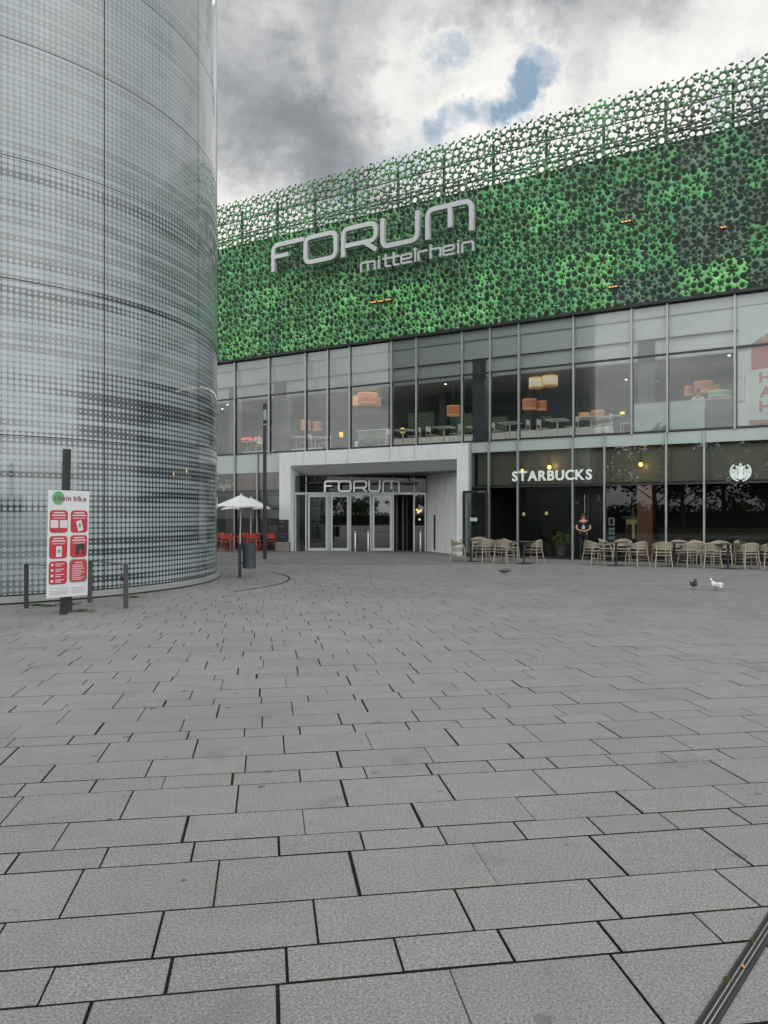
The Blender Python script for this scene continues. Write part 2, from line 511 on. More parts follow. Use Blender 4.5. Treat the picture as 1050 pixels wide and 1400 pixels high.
# ------------------------------------------------------------------ round glass tower
TC = (-10.4, 18.7); TR = 6.2
def tower():
    root = empty('glass_tower', (TC[0], TC[1], 0))
    tag(root, 'curved grey glass tower printed all over with pale dots, filling the left side', 'tower')
    m, nt, b = newmat('dotted_glass')
    sep = nt.node('ShaderNodeSeparateXYZ'); nt.l.new(nt.node('ShaderNodeTexCoord').outputs['Object'], sep.inputs[0])
    ang = nt.math('ARCTAN2', sep.outputs[1], sep.outputs[0])
    arc = nt.math('MULTIPLY', ang, TR)
    z = sep.outputs[2]
    c = 0.1035
    a = nt.math('DIVIDE', arc, c); h = nt.math('DIVIDE', z, c)
    fa = nt.math('SUBTRACT', nt.math('FRACT', a), 0.5); fh = nt.math('SUBTRACT', nt.math('FRACT', h), 0.5)
    d = nt.math('SQRT', nt.math('ADD', nt.math('MULTIPLY', fa, fa), nt.math('MULTIPLY', fh, fh)))
    ra = nt.math('FLOOR', a); rh = nt.math('FLOOR', h)
    def vec(x, y, zz=0.0):
        n = nt.node('ShaderNodeCombineXYZ'); nt.put(n.inputs[0], x); nt.put(n.inputs[1], y); nt.put(n.inputs[2], zz); return n.outputs[0]
    band = nt.noise(vec(nt.math('MULTIPLY', ra, 0.010), nt.math('MULTIPLY', rh, 0.42)), 1.0, 3, 0.65)
    band2 = nt.noise(vec(nt.math('MULTIPLY', ra, 0.035), nt.math('MULTIPLY', rh, 0.13), 7.0), 1.0, 3, 0.6)
    fine = nt.noise(vec(nt.math('MULTIPLY', ra, 0.018), nt.math('MULTIPLY', rh, 0.83), 3.0), 1.0, 2, 0.6)
    # lower dark block
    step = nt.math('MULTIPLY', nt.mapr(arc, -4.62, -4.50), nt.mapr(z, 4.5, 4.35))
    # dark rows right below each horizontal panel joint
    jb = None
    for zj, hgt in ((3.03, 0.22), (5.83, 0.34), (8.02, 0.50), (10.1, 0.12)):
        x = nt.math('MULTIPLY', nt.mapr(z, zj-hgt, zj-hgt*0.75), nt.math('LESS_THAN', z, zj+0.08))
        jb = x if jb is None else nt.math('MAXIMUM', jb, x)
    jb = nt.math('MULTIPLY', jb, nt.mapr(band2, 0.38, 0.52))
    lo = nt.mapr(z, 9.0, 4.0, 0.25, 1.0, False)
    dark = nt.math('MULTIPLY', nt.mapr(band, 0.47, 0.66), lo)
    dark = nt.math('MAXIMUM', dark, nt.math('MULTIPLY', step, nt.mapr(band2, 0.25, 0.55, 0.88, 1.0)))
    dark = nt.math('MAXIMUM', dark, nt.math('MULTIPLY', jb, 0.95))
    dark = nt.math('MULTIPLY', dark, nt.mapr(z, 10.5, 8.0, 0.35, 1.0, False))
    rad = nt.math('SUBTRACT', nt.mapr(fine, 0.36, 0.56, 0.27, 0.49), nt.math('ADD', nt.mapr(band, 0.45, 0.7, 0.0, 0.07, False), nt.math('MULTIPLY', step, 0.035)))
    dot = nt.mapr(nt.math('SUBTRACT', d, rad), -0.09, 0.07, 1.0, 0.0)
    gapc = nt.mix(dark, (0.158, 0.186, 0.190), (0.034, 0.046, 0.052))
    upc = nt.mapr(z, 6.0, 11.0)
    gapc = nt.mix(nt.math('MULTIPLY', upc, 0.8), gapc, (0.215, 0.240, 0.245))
    blot = nt.noise(vec(nt.math('MULTIPLY', arc, 0.5), nt.math('MULTIPLY', z, 0.5)), 1.0, 3, 0.6)
    dotc = nt.vmath('SCALE', (0.298, 0.346, 0.358), scale=nt.mapr(blot, 0.3, 0.7, 0.9, 1.1, False))
    col = nt.mix(dot, gapc, dotc)
    nt.put(b.inputs['Base Color'], col)
    nt.put(b.inputs['Roughness'], nt.mapr(dot, 0, 1, 0.03, 0.06, False))
    b.inputs['Specular IOR Level'].default_value = 0.85
    wav = nt.noise(vec(nt.math('MULTIPLY', arc, 0.35), nt.math('MULTIPLY', z, 0.12)), 1.0, 2, 0.5)
    nt.put(b.inputs['Normal'], nt.bump(wav, 0.12, 0.15))
    levels = [0.16, 3.03, 5.83, 8.02, 10.12, 12.15, 14.2, 16.3, 18.4]
    dth = R(27.7); t0 = R(-37)
    g = 0.010
    npan = 8
    for i in range(npan):
        a0 = t0+(i-4)*dth+g/TR; a1 = t0+(i-3)*dth-g/TR
        if i == npan-1: a1 = t0+(-4)*dth+2*PI-g/TR
        for j in range(len(levels)-1):
            mb = MB(); n = max(22, int(22*(a1-a0)/dth))
            zz0, zz1 = levels[j]+g*0.8, levels[j+1]-g*0.8
            for k in range(n+1):
                t = a0+(a1-a0)*k/n
                mb.v.append((TR*math.cos(t), TR*math.sin(t), zz0)); mb.v.append((TR*math.cos(t), TR*math.sin(t), zz1))
            mb.f = [(2*k, 2*k+2, 2*k+3, 2*k+1) for k in range(n)]
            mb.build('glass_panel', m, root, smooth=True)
    n = 96
    core = MB(); core.cyl((0,0), TR-0.03, TR-0.03, 0.0, 18.4, n); core.build('dark_core', mat('joint_seal', (0.035,0.04,0.042), 0.7), root)
    pl = MB(); pl.lathe((0,0,0), [(TR-0.02,0.03),(TR+0.06,0.03),(TR+0.06,0.13),(TR-0.02,0.14)], n); pl.build('plinth', mat('plinth_grey', (0.26,0.275,0.27), 0.7), root)
    rf = MB(); rf.cyl((0,0), TR+0.05, TR+0.05, 18.42, 18.6, n); rf.build('roof', M['roofing'], root)
tower()

# ------------------------------------------------------------------ shopping mall
mall = empty('shopping_mall', wl(0, 0, 0), RZ)
tag(mall, 'glass fronted shopping mall with a green perforated screen over its upper storeys', 'building')
def lbox(x0, x1, y0, y1, z0, z1, name, m, bev=0):
    b = MB()
    if bev: b.bbox(x0, x1, y0, y1, z0, z1, bev)
    else: b.box(x0, x1, y0, y1, z0, z1)
    return b.build(name, m, mall)

SL, SRT = -22.0, 13.0
# --- perforated screen
def tile(seed, top=False, openness=1.0):
    rs = np.random.RandomState(seed)
    P = 1.05; PZ = 1.04; n = 54
    lo, hi = -0.14, 1.19
    xs = np.linspace(lo, hi, n); X, Z = np.meshgrid(xs, xs, indexing='ij')
    def sx(t): return 0.045*np.sin(2*PI*2*t/PZ)+0.035*np.sin(2*PI*5*t/PZ+1.0)
    def sz(t): return 0.045*np.sin(2*PI*2*t/P+0.7)+0.035*np.sin(2*PI*5*t/P)
    g = 0.013
    f = np.minimum.reduce([X-sx(Z)-g, P+sx(Z)-X-g, Z-sz(X)-g, PZ+sz(X)-Z-g])
    if top:
        tp = 0.97+0.05*np.sin(2*PI*3*X/P)+0.03*np.sin(2*PI*7*X/P+seed)-Z
        for cx in (0.2, 0.55, 0.62, 0.9):
            cz = 1.02+0.05*rs.rand()
            tp = np.maximum(tp, 0.055-np.hypot(X-cx, Z-cz))
        f = np.minimum(np.minimum.reduce([X-sx(Z)-g, P+sx(Z)-X-g, Z-sz(X)-g]), tp)
    holes = np.full_like(f, -9.0)
    def circ(cx, cz, r): return r-np.hypot(X-cx, Z-cz)
    def cap(ax, az, bx, bz, r0, r1):
        dx, dz = bx-ax, bz-az; L2 = dx*dx+dz*dz
        t = np.clip(((X-ax)*dx+(Z-az)*dz)/L2, 0, 1)
        return (r0+(r1-r0)*t)-np.hypot(X-ax-t*dx, Z-az-t*dz)
    placed = []
    for (cx, cz, Rr) in ((0.60+0.06*rs.rand(), 0.66, 0.175), (0.27, 0.30+0.05*rs.rand(), 0.12)):
        k = 6; a0 = rs.rand()*6
        holes = np.maximum(holes, circ(cx, cz, Rr*0.38))
        for i in range(k):
            t = a0+2*PI*i/k
            holes = np.maximum(holes, cap(cx+0.2*Rr*math.cos(t), cz+0.2*Rr*math.sin(t), cx+0.86*Rr*math.cos(t), cz+0.86*Rr*math.sin(t), Rr*0.14, Rr*0.19))
        placed.append((cx, cz, Rr*0.92))
    gap = (0.040 if openness < 1.2 else 0.048)/openness
    for r in (0.095, 0.075, 0.060, 0.048, 0.038, 0.030, 0.024):
        for _ in range(28 if r > 0.05 else 60) if openness < 1.2 else range(70 if r > 0.05 else 140):
            cx, cz = rs.uniform(0.02, P-0.02), rs.uniform(0.02, PZ-0.02)
            if all(math.hypot(cx-q[0], cz-q[1]) > r+q[2]+gap for q in placed):
                m_ = float(min(cx-(0.045*math.sin(2*PI*2*cz/PZ)+0.035*math.sin(2*PI*5*cz/PZ+1)), P-cx, cz, PZ-cz))
                if m_ < r*0.55: continue
                placed.append((cx, cz, r)); holes = np.maximum(holes, circ(cx, cz, r))
    f = np.minimum(f, -holes)
    # marching squares
    vid = {}; V = []; F = []
    def vert(key, x, z, fv):
        if key not in vid:
            vid[key] = len(V)
            d = min(max(fv, 0), 0.12)
            rel = 0.055*math.sin(min(d/0.055, 1.0)*PI*0.5)-0.025*min(max(d-0.05, 0)/0.05, 1)
            V.append((x, -rel, z))
        return vid[key]
    for i in range(n-1):
        for j in range(n-1):
            cs = ((i,j),(i+1,j),(i+1,j+1),(i,j+1))
            fv = [f[c] for c in cs]
            if max(fv) <= 0: continue
            poly = []
            for k in range(4):
                a, b2 = cs[k], cs[(k+1) % 4]; fa, fb = fv[k], fv[(k+1) % 4]
                if fa > 0: poly.append(vert(a, xs[a[0]], xs[a[1]], fa))
                if (fa > 0) != (fb > 0):
                    t = fa/(fa-fb)
                    key = (min(a, b2), max(a, b2))
                    poly.append(vert(key, xs[a[0]]+(xs[b2[0]]-xs[a[0]])*t, xs[a[1]]+(xs[b2[1]]-xs[a[1]])*t, 0.0))
            if len(poly) >= 3: F.append(poly)
    return np.array(V), F

def screen():
    variants = [tile(11), tile(23), tile(37), tile(41)]
    opens = [tile(53, openness=1.205), tile(61, openness=1.205)]
    tops = [tile(71, True, 1.21), tile(83, True, 1.21)]
    rnd = random.Random(21)
    bright, mid, low = (0.135, 0.41, 0.145), (0.075, 0.27, 0.110), (0.050, 0.180, 0.085)
    grey = (0.062, 0.092, 0.085)
    dark = {0: [0,3], 1: [0], 2: [1,2,4,5], 3: [1,2,3], 4: [0,2,4,5], 5: [0,1,2,3,5], 6: [1,2,4], 7: [0,2,3], 8: [0,1,3,4]}
    groups = {'perforated_screen': [], 'screen_crown': []}
    k0 = int(math.floor((SL-1.55)/1.05)); k1 = 10
    for k in range(k0, k1):
        for r in range(7):
            s0 = 1.55+1.05*k; z0 = 8.78+1.04*r
            if r == 6: V, F = tops[rnd.randrange(2)]
            elif r == 5: V, F = opens[rnd.randrange(2)]
            else: V, F = variants[rnd.randrange(4)]
            t = rnd.random()
            if k <= -11: c = bright if (t < 0.7 and r < 3) else mid
            elif r <= 1: c = bright if t < (0.55 if k < -3 else 0.22) else mid
            elif r <= 3: c = bright if t < 0.10 else (mid if t < 0.7 else low)
            else: c = mid if t < 0.5 else low
            if -7 <= k <= -1 and r == 2 and c is bright: c = mid
            if k == -1 and r == 0 or k == -2 and r == 1: c = bright
            if r in dark.get(k, ()): c = grey
            if r >= 5 and k >= 1: c = tuple(0.5*(a+b) for a, b in zip(c, grey))
            if -14 <= k <= -6 and 2 <= r <= 4:                     # behind the big letters: duller sheet
                c = tuple(0.7*a+0.3*b for a, b in zip(c, (0.10, 0.16, 0.12)))
            if r >= 5: c = tuple(0.60*a for a in c)  # crown colours darkened, painting in their backlit look
            ref = tuple(a+(b-a)*min(max((k+10)/16.0, 0), 1) for a, b in zip((0.085, 0.29, 0.10), (0.052, 0.17, 0.082)))
            c = tuple(0.80*a+0.20*b for a, b in zip(c, ref if r < 5 else tuple(0.5*x for x in ref)))
            j = rnd.uniform(0.85, 1.15)
            c = tuple(min(1, x*j) for x in c)
            groups['screen_crown' if r >= 5 else 'perforated_screen'].append((V+np.array([s0, 0, z0]), F, c))
    m, nt, b = newmat('green_screen_panels')
    at_ = nt.node('ShaderNodeAttribute', attribute_name='panel_colour')
    tc = nt.node('ShaderNodeTexCoord').outputs['Object']
    nz = nt.noise(tc, 2.2, 4, 0.6)  # lightens and darkens the colour as painted relief shading
    nz2 = nt.noise(tc, 0.55, 5, 0.65)
    kk = nt.math('MULTIPLY', nt.mapr(nz, 0.3, 0.7, 0.62, 1.38, False), nt.mapr(nz2, 0.3, 0.7, 0.60, 1.40, False))
    cA = nt.mix(nt.mapr(nt.noise(tc, 6.0, 3, 0.6), 0.45, 0.62, 0.0, 0.30), at_.outputs['Color'], (0.16, 0.30, 0.07))
    nt.put(b.inputs['Base Color'], nt.vmath('SCALE', cA, scale=kk))
    b.inputs['Roughness'].default_value = 0.42
    for name, lst in groups.items():
        allv = np.concatenate([l[0] for l in lst]); off = 0
        loops = []; starts = []; tot = 0; cols = np.empty((len(allv), 4), dtype=np.float32)
        for V, F, c in lst:
            for q in F:
                starts.append(tot); tot += len(q)
                loops.extend([i+off for i in q])
            cols[off:off+len(V), :3] = c; cols[off:off+len(V), 3] = 1
            off += len(V)
        me = bpy.data.meshes.new(name)
        me.vertices.add(len(allv)); me.vertices.foreach_set('co', allv.astype(np.float32).ravel())
        me.loops.add(tot); me.loops.foreach_set('vertex_index', np.array(loops, dtype=np.int32))
        me.polygons.add(len(starts)); me.polygons.foreach_set('loop_start', np.array(starts, dtype=np.int32))
        me.update(calc_edges=True)
        me.validate()
        ca = me.color_attributes.new('panel_colour', 'FLOAT_COLOR', 'POINT')
        ca.data.foreach_set('color', cols.ravel())
        me.shade_smooth()
        me.materials.append(m)
        o = bpy.data.objects.new(name, me); link(o, mall); o.location = (0, -0.12, 0)
        if name == 'screen_crown':      # a second, inner lattice stands behind the first above the roof
            pass
screen()
# backing wall behind the screen, steel frame above the roof
lbox(SL, SRT, 0.40, 0.6, 8.80, 14.28, 'screen_backing_wall', mat('backing_wall', (0.085, 0.115, 0.100), 0.8))
lbox(SL, SRT, -0.20, 14.0, 8.70, 8.79, 'soffit', M['soffit'])
lbox(SL, SRT, 0.5, 14.0, 13.7, 13.95, 'roof', M['roofing'])
lbox(SL, SL+0.3, 0.02, 14.0, 0, 8.69, 'side_wall', M['interior_dark'])
lbox(SRT-0.3, SRT, 0.02, 14.0, 0, 8.69, 'side_wall', M['interior_dark'])
lbox(SL+0.31, SRT-0.31, 9.5, 9.9, 4.41, 7.24, 'back_wall', M['interior'])
lbox(SL+0.31, SRT-0.31, 13.5, 13.9, 0, 8.69, 'back_wall', M['interior_dark'])
gst = mat('galvanised_post', (0.045, 0.060, 0.055), 0.5, 0.3)
for k in range(-11, 6):
    s = 1.17+2.08*k
    lbox(s-0.04, s+0.04, 0.0, 0.10, 13.2, 15.65, 'screen_post', gst)
for z, h in ((14.42, 0.06), (14.60, 0.035), (15.25, 0.025)):
    lbox(SL, SRT, 0.11, 0.16, z, z+h, 'screen_rail', gst)

# --- upper window band
MU = [-21.9, -20.0, -17.9, -15.84, -13.79, -11.76, -10.58, -9.45, -7.41, -6.26, -4.25, -3.09, -1.94, 0.12, 2.15, 3.32, 5.39, 7.4, 8.6, 10.6, 12.9]
for a, b in zip(MU[:-1], MU[1:]):
    w = MB()
    w.box(a+0.03, b-0.03, -0.035, 0.05, 6.96, 7.03)
    w.box(a+0.03, b-0.03, -0.035, 0.05, 4.385, 4.45)
    w.box(a+0.03, a+0.042, -0.034, 0.05, 4.45, 6.96); w.box(b-0.042, b-0.03, -0.034, 0.05, 4.45, 6.96)
    o = w.build('upper_window', M['dark_frame'], mall)
    MB().quad((a+0.03, 0.0, 4.45), (b-0.03, 0.0, 4.45), (b-0.03, 0.0, 8.69), (a+0.03, 0.0, 8.69)).build('pane', M['glass'], o)
for a in MU:
    w = MB(); w.box(a-0.03, a+0.03, -0.085, 0.04, 4.36, 8.69)
    w.build('mullion', M['alu'], mall)
lbox(SL+0.31, SRT-0.31, 0.10, 0.20, 8.32, 8.69, 'bulkhead', M['bulk'])
lbox(SL+0.31, SRT-0.31, 0.205, 0.30, 7.62, 8.69, 'bulkhead', M['bulk2'])
lbox(SL+0.31, SRT-0.31, 0.42, 0.52, 6.92, 7.61, 'bulkhead', M['bulk2'])
lbox(SL+0.31, SRT-0.31, 0.53, 13.49, 7.25, 7.35, 'ceiling', M['ceiling'])
lbox(SL+0.31, SRT-0.31, 0.32, 13.49, 4.02, 4.40, 'upper_floor', M['floor_in'])
# spandrel glazing between the storeys, one panel per bay
ML = [-3.89, -3.14, -1.98, 0.09, 1.22, 3.28, 4.47, 6.55, 8.6, 10.6, 12.9]
MLL = [-21.9, -20.0, -17.9, -15.84, -14.48, -13.08]
for lst, zb in ((ML, 3.98), (MLL, 3.52)):
    for a, b in zip(lst[:-1], lst[1:]):
        lbox(a+0.028, b-0.028, 0.0, 0.25, zb, 4.375, 'spandrel_panel', M['spandrel'])
lbox(-13.05, -3.92, 0.03, 0.25, 4.02, 4.37, 'spandrel_panel', M['spandrel'])
# --- ground floor glazing, right of the entrance
for i, (a, b) in enumerate(zip(ML[:-1], ML[1:])):
    door = i in (1, 3)
    w = MB()
    w.box(a+0.028, b-0.028, -0.03, 0.05, 2.62, 2.69)
    if not door:
        w.box(a+0.028, b-0.028, -0.02, 0.05, 0.0, 0.07)
        w.box(a+0.028, a+0.038, -0.019, 0.05, 0.07, 2.62); w.box(b-0.038, b-0.028, -0.019, 0.05, 0.07, 2.62)
    o = w.build('shop_window', M['dark_frame'], mall)
    z0 = 2.69 if door else 0.07
    MB().quad((a+0.028, 0, 2.69), (b-0.028, 0, 2.69), (b-0.028, 0, 3.98), (a+0.028, 0, 3.98)).build('pane', M['glass'], o)
    if not door:
        MB().quad((a+0.028, 0, 0.07), (b-0.028, 0, 0.07), (b-0.028, 0, 2.62), (a+0.028, 0, 2.62)).build('pane', M['glass_dark'], o)
for a in ML + MLL:
    w = MB(); w.box(a-0.028, a+0.028, -0.09, 0.04, 0.0, 4.36)
    w.build('mullion', M['alu'], mall)
for i, (a, b) in enumerate(zip(MLL[:-1], MLL[1:])):
    w = MB(); w.box(a+0.028, b-0.028, -0.03, 0.05, 2.66, 2.72); w.box(a+0.028, b-0.028, -0.02, 0.05, 0.0, 0.07)
    w.box(a+0.028, a+0.038, -0.019, 0.05, 0.07, 2.66); w.box(b-0.038, b-0.028, -0.019, 0.05, 0.07, 2.66)
    o = w.build('shop_window', M['dark_frame'], mall)
    MB().quad((a+0.028, 0, 2.72), (b-0.028, 0, 2.72), (b-0.028, 0, 3.52), (a+0.028, 0, 3.52)).build('pane', M['glass'], o)
    MB().quad((a+0.028, 0, 0.07), (b-0.028, 0, 0.07), (b-0.028, 0, 2.66), (a+0.028, 0, 2.66)).build('pane', M['glass_dark'], o)
# cafe interior
lbox(-3.80, SRT-0.31, 0.42, 0.55, 2.74, 4.01, 'frieze_board', M['frieze'])
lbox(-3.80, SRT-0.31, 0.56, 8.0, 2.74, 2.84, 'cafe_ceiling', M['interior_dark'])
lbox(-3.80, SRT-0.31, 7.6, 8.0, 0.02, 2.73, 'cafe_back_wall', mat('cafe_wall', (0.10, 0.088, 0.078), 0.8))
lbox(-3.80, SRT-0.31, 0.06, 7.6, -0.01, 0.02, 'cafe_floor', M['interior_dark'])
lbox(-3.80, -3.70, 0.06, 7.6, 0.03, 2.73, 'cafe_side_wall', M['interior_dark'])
sa, sb = s_of(871, 0.7), s_of(892, 0.7)
lbox(sa, sb, 0.7, 1.25, 0.03, 2.73, 'cafe_column', M['brick'])
# left cafe interior
lbox(SL+0.31, -12.6, 0.30, 0.36, 2.72, 3.52, 'frieze_board', mat('frieze_dark', (0.07, 0.065, 0.055), 0.5))
lbox(s_of(326,0.2), s_of(346,0.2), 0.22, 0.29, 2.76, 3.49, 'red_frieze_panel', mat('frieze_red', (0.26, 0.075, 0.075), 0.5))
lbox(s_of(352,0.2), s_of(374,0.2), 0.22, 0.29, 2.76, 3.49, 'red_frieze_panel', mat('frieze_red_two', (0.20, 0.07, 0.065), 0.5))
lbox(SL+0.31, -12.6, 6.0, 6.3, 0.02, 3.9, 'shop_back_wall', mat('shop_wall', (0.09, 0.085, 0.07), 0.8))
lbox(SL+0.31, -12.6, 0.06, 6.0, -0.01, 0.02, 'shop_floor', M['interior_dark'])
lbox(SL+0.31, -12.6, 0.37, 6.0, 2.76, 2.84, 'shop_ceiling', M['interior_dark'])
for p0, p1, d in ((308.5, 320, 1.2), (345, 351, 0.9)):
    lbox(s_of(p0, d), s_of(p1, d), d, d+0.6, 0.03, 2.75, 'shop_column', mat('shop_column_tan', (0.17, 0.16, 0.125), 0.8))
lbox(s_of(367, 0.5), s_of(386, 0.5), 0.5, 0.56, 0.6, 2.45, 'pale_display_wall', mat('display_pale', (0.30, 0.38, 0.35), 0.6))
lbox(s_of(367, 0.45), s_of(386, 0.45), 0.44, 0.48, 1.15, 1.45, 'dark_display_band', M['interior_dark'])

# --- white portal
PS0, PS1 = -13.08, -3.93
pf = MB()
ys, yb = -0.22, 0.02
pf.box(PS0, PS0+0.62, ys, 0.45, 0.0, 4.35)
pf.box(PS1-0.46, PS1, ys, 0.45, 0.0, 4.35)
pf.box(PS0+0.62, PS1-0.46, ys, 0.02, 3.76, 4.35)
pf.build('portal_frame', M['white'], mall)
seam = MB()
for px in (418.6, 449, 479, 536, 570):
    s = s_of(px); seam.box(s-0.008, s+0.008, ys-0.003, ys+0.002, 3.77, 4.34)
seam.build('panel_joint', mat('joint_grey', (0.20,0.21,0.22), 0.6), mall)
# sloping soffit and reveal behind the front band
rv = MB()
i0, i1 = PS0+0.62, PS1-0.46
rv.quad((i0, ys+0.004, 3.758), (i1, ys+0.004, 3.758), (i1, 0.45, 3.36), (i0, 0.45, 3.36))
rv.quad((i0, 0.45, 3.36), (i1, 0.45, 3.36), (i1, 0.45, 4.0), (i0, 0.45, 4.0))
rv.build('sloped_soffit', M['white2'], mall)
# entrance recess
EA, EB = lw(-3.95, 33.95), lw(1.865, 33.85)
cl = MB()
zc = 3.33
cl.prism([(i0, 0.44), (EA[0]-0.2, EA[1]+1.5), (EB[0]+0.4, EB[1]+1.2), (i1, 0.44)][::-1], zc, zc+0.1)
cl.build('recess_ceiling', mat('recess_ceiling_grey', (0.11,0.115,0.12), 0.5), mall)
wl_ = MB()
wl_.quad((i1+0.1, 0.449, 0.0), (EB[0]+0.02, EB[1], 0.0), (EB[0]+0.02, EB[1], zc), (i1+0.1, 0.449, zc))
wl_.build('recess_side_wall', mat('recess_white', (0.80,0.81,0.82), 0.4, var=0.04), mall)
sj = MB()
for t in (0.25, 0.5, 0.75):
    x = (i1+0.1)*(1-t)+(EB[0]+0.02)*t; y = 0.449*(1-t)+EB[1]*t
    dx, dy = (EB[0]-i1), (EB[1]-0.45); L = math.hypot(dx, dy); dx /= L; dy /= L
    nx, ny = -abs(dy), -abs(dx)*(1 if dx*dy > 0 else -1)
    sj.obox((x+0.004*dy, y-0.004*dx, zc/2), (0.012, 0.012, zc-0.02))
sj.build('panel_joint', mat('joint_grey_two', (0.30,0.31,0.32), 0.6), mall)
t = 0.62
lx, ly = (i1+0.1)*(1-t)+(EB[0]+0.02)*t, 0.449*(1-t)+EB[1]*t
# entrance glazing: local frame along the door wall
ent_rot = math.atan2(EB[1]-EA[1], EB[0]-EA[0]); EL = math.hypot(EB[0]-EA[0], EB[1]-EA[1])
ent = mall
def EN(o):
    o.location = (EA[0], EA[1], 0); o.rotation_euler = (0, 0, ent_rot); return o
WA = Vector((-3.95, 33.95)); WB = Vector((1.865, 33.85)); WD = (WB-WA).normalized()
def t_of(px):
    a = (px-525)/1050
    return (a*WA.y-WA.x)/(WD.x-a*WD.y)
fr = MB()
fr.box(0, EL, -0.05, 0.05, 2.49, 2.60)
for px in (404, 418.5, 450, 479, 507, 537.5, 566, 582.5):
    q = min(max(t_of(px), 0.04), EL-0.04); fr.box(q-0.035, q+0.035, -0.055, 0.055, 0.0, 2.49)
for px in (418.5, 479, 537.5, 566):
    q = t_of(px); fr.box(q-0.02, q+0.02, -0.03, 0.03, 2.60, zc-0.01)
silver = mat('door_frame_silver', (0.50,0.52,0.53), 0.4, 0.3)
EN(fr.build('door_frame', silver, ent))
def pane(p0, p1, z0, z1, y=0.0, m='glass_door', par=None, name='pane'):
    q0, q1 = t_of(p0), t_of(p1)
    EN(MB().quad((q0, y, z0), (q1, y, z0), (q1, y, z1), (q0, y, z1)).build(name, M[m], ent))
for p0, p1 in ((404, 418), (419, 450), (450, 479), (479, 537), (537, 566), (566, 582.5)):
    pane(p0, p1, 2.60, zc-0.01, m='glass_transom')
pane(404.5, 418, 0.02, 2.49); pane(480, 506.5, 0.02, 2.49); pane(567, 582, 0.02, 2.49)
for p0, p1 in ((420, 449.5), (451, 478.5), (508, 537)):
    q0, q1 = t_of(p0)+0.035, t_of(p1)-0.035
    lf = MB()
    lf.box(q0, q0+0.09, -0.10, -0.058, 0.02, 2.48); lf.box(q1-0.09, q1, -0.10, -0.058, 0.02, 2.48)
    lf.box(q0+0.09, q1-0.09, -0.10, -0.058, 0.02, 0.14); lf.box(q0+0.09, q1-0.09, -0.10, -0.058, 2.39, 2.48)
    o = EN(lf.build('sliding_door', silver, ent))
    MB().quad((q0+0.09, -0.08, 0.14), (q1-0.09, -0.08, 0.14), (q1-0.09, -0.08, 2.39), (q0+0.09, -0.08, 2.39)).build('pane', M['glass_door'], o)
# lobby behind the doors
lob = MB()
lob.quad((0, 5.0, 0), (EL, 5.0, 0), (EL, 5.0, zc), (0, 5.0, zc))
lob.quad((EL, 5.0, 0), (EL, 0.06, 0), (EL, 0.06, zc), (EL, 5.0, zc))
lob.quad((0, 0.06, 0), (0, 5.0, 0), (0, 5.0, zc), (0, 0.06, zc))
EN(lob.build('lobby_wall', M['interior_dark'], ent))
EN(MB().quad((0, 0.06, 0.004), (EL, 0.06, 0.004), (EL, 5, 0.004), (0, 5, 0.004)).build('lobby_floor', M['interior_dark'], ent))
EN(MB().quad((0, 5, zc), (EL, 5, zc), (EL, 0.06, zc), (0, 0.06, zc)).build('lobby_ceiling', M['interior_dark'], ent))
for p0, p1 in ((541, 544), (550, 552.5), (556, 557.5)):
    q0, q1 = t_of(p0), t_of(p1); EN(MB().box(q0, q1, 1.2, 1.26, 0.01, 2.5).build('inner_door_frame', mat('inner_frame', (0.12,0.11,0.11), 0.5), ent))
# black slot in the white side wall
pe = lw(*((593-525)/1050*32.6, 32.6)); 
sl = MB()
dx, dy = (EB[0]+0.02-(i1+0.1)), (EB[1]-0.449); L = math.hypot(dx, dy); ux, uy = dx/L, dy/L
cx, cy = (i1+0.1)+ux*L*0.78, 0.449+uy*L*0.78
Mr = Matrix.Rotation(math.atan2(uy, ux), 3, 'Z')
sl.obox((cx, cy, 0.85), (0.16, 0.03, 1.5), Mr)
sl.build('wall_slot', M['soffit'], mall)

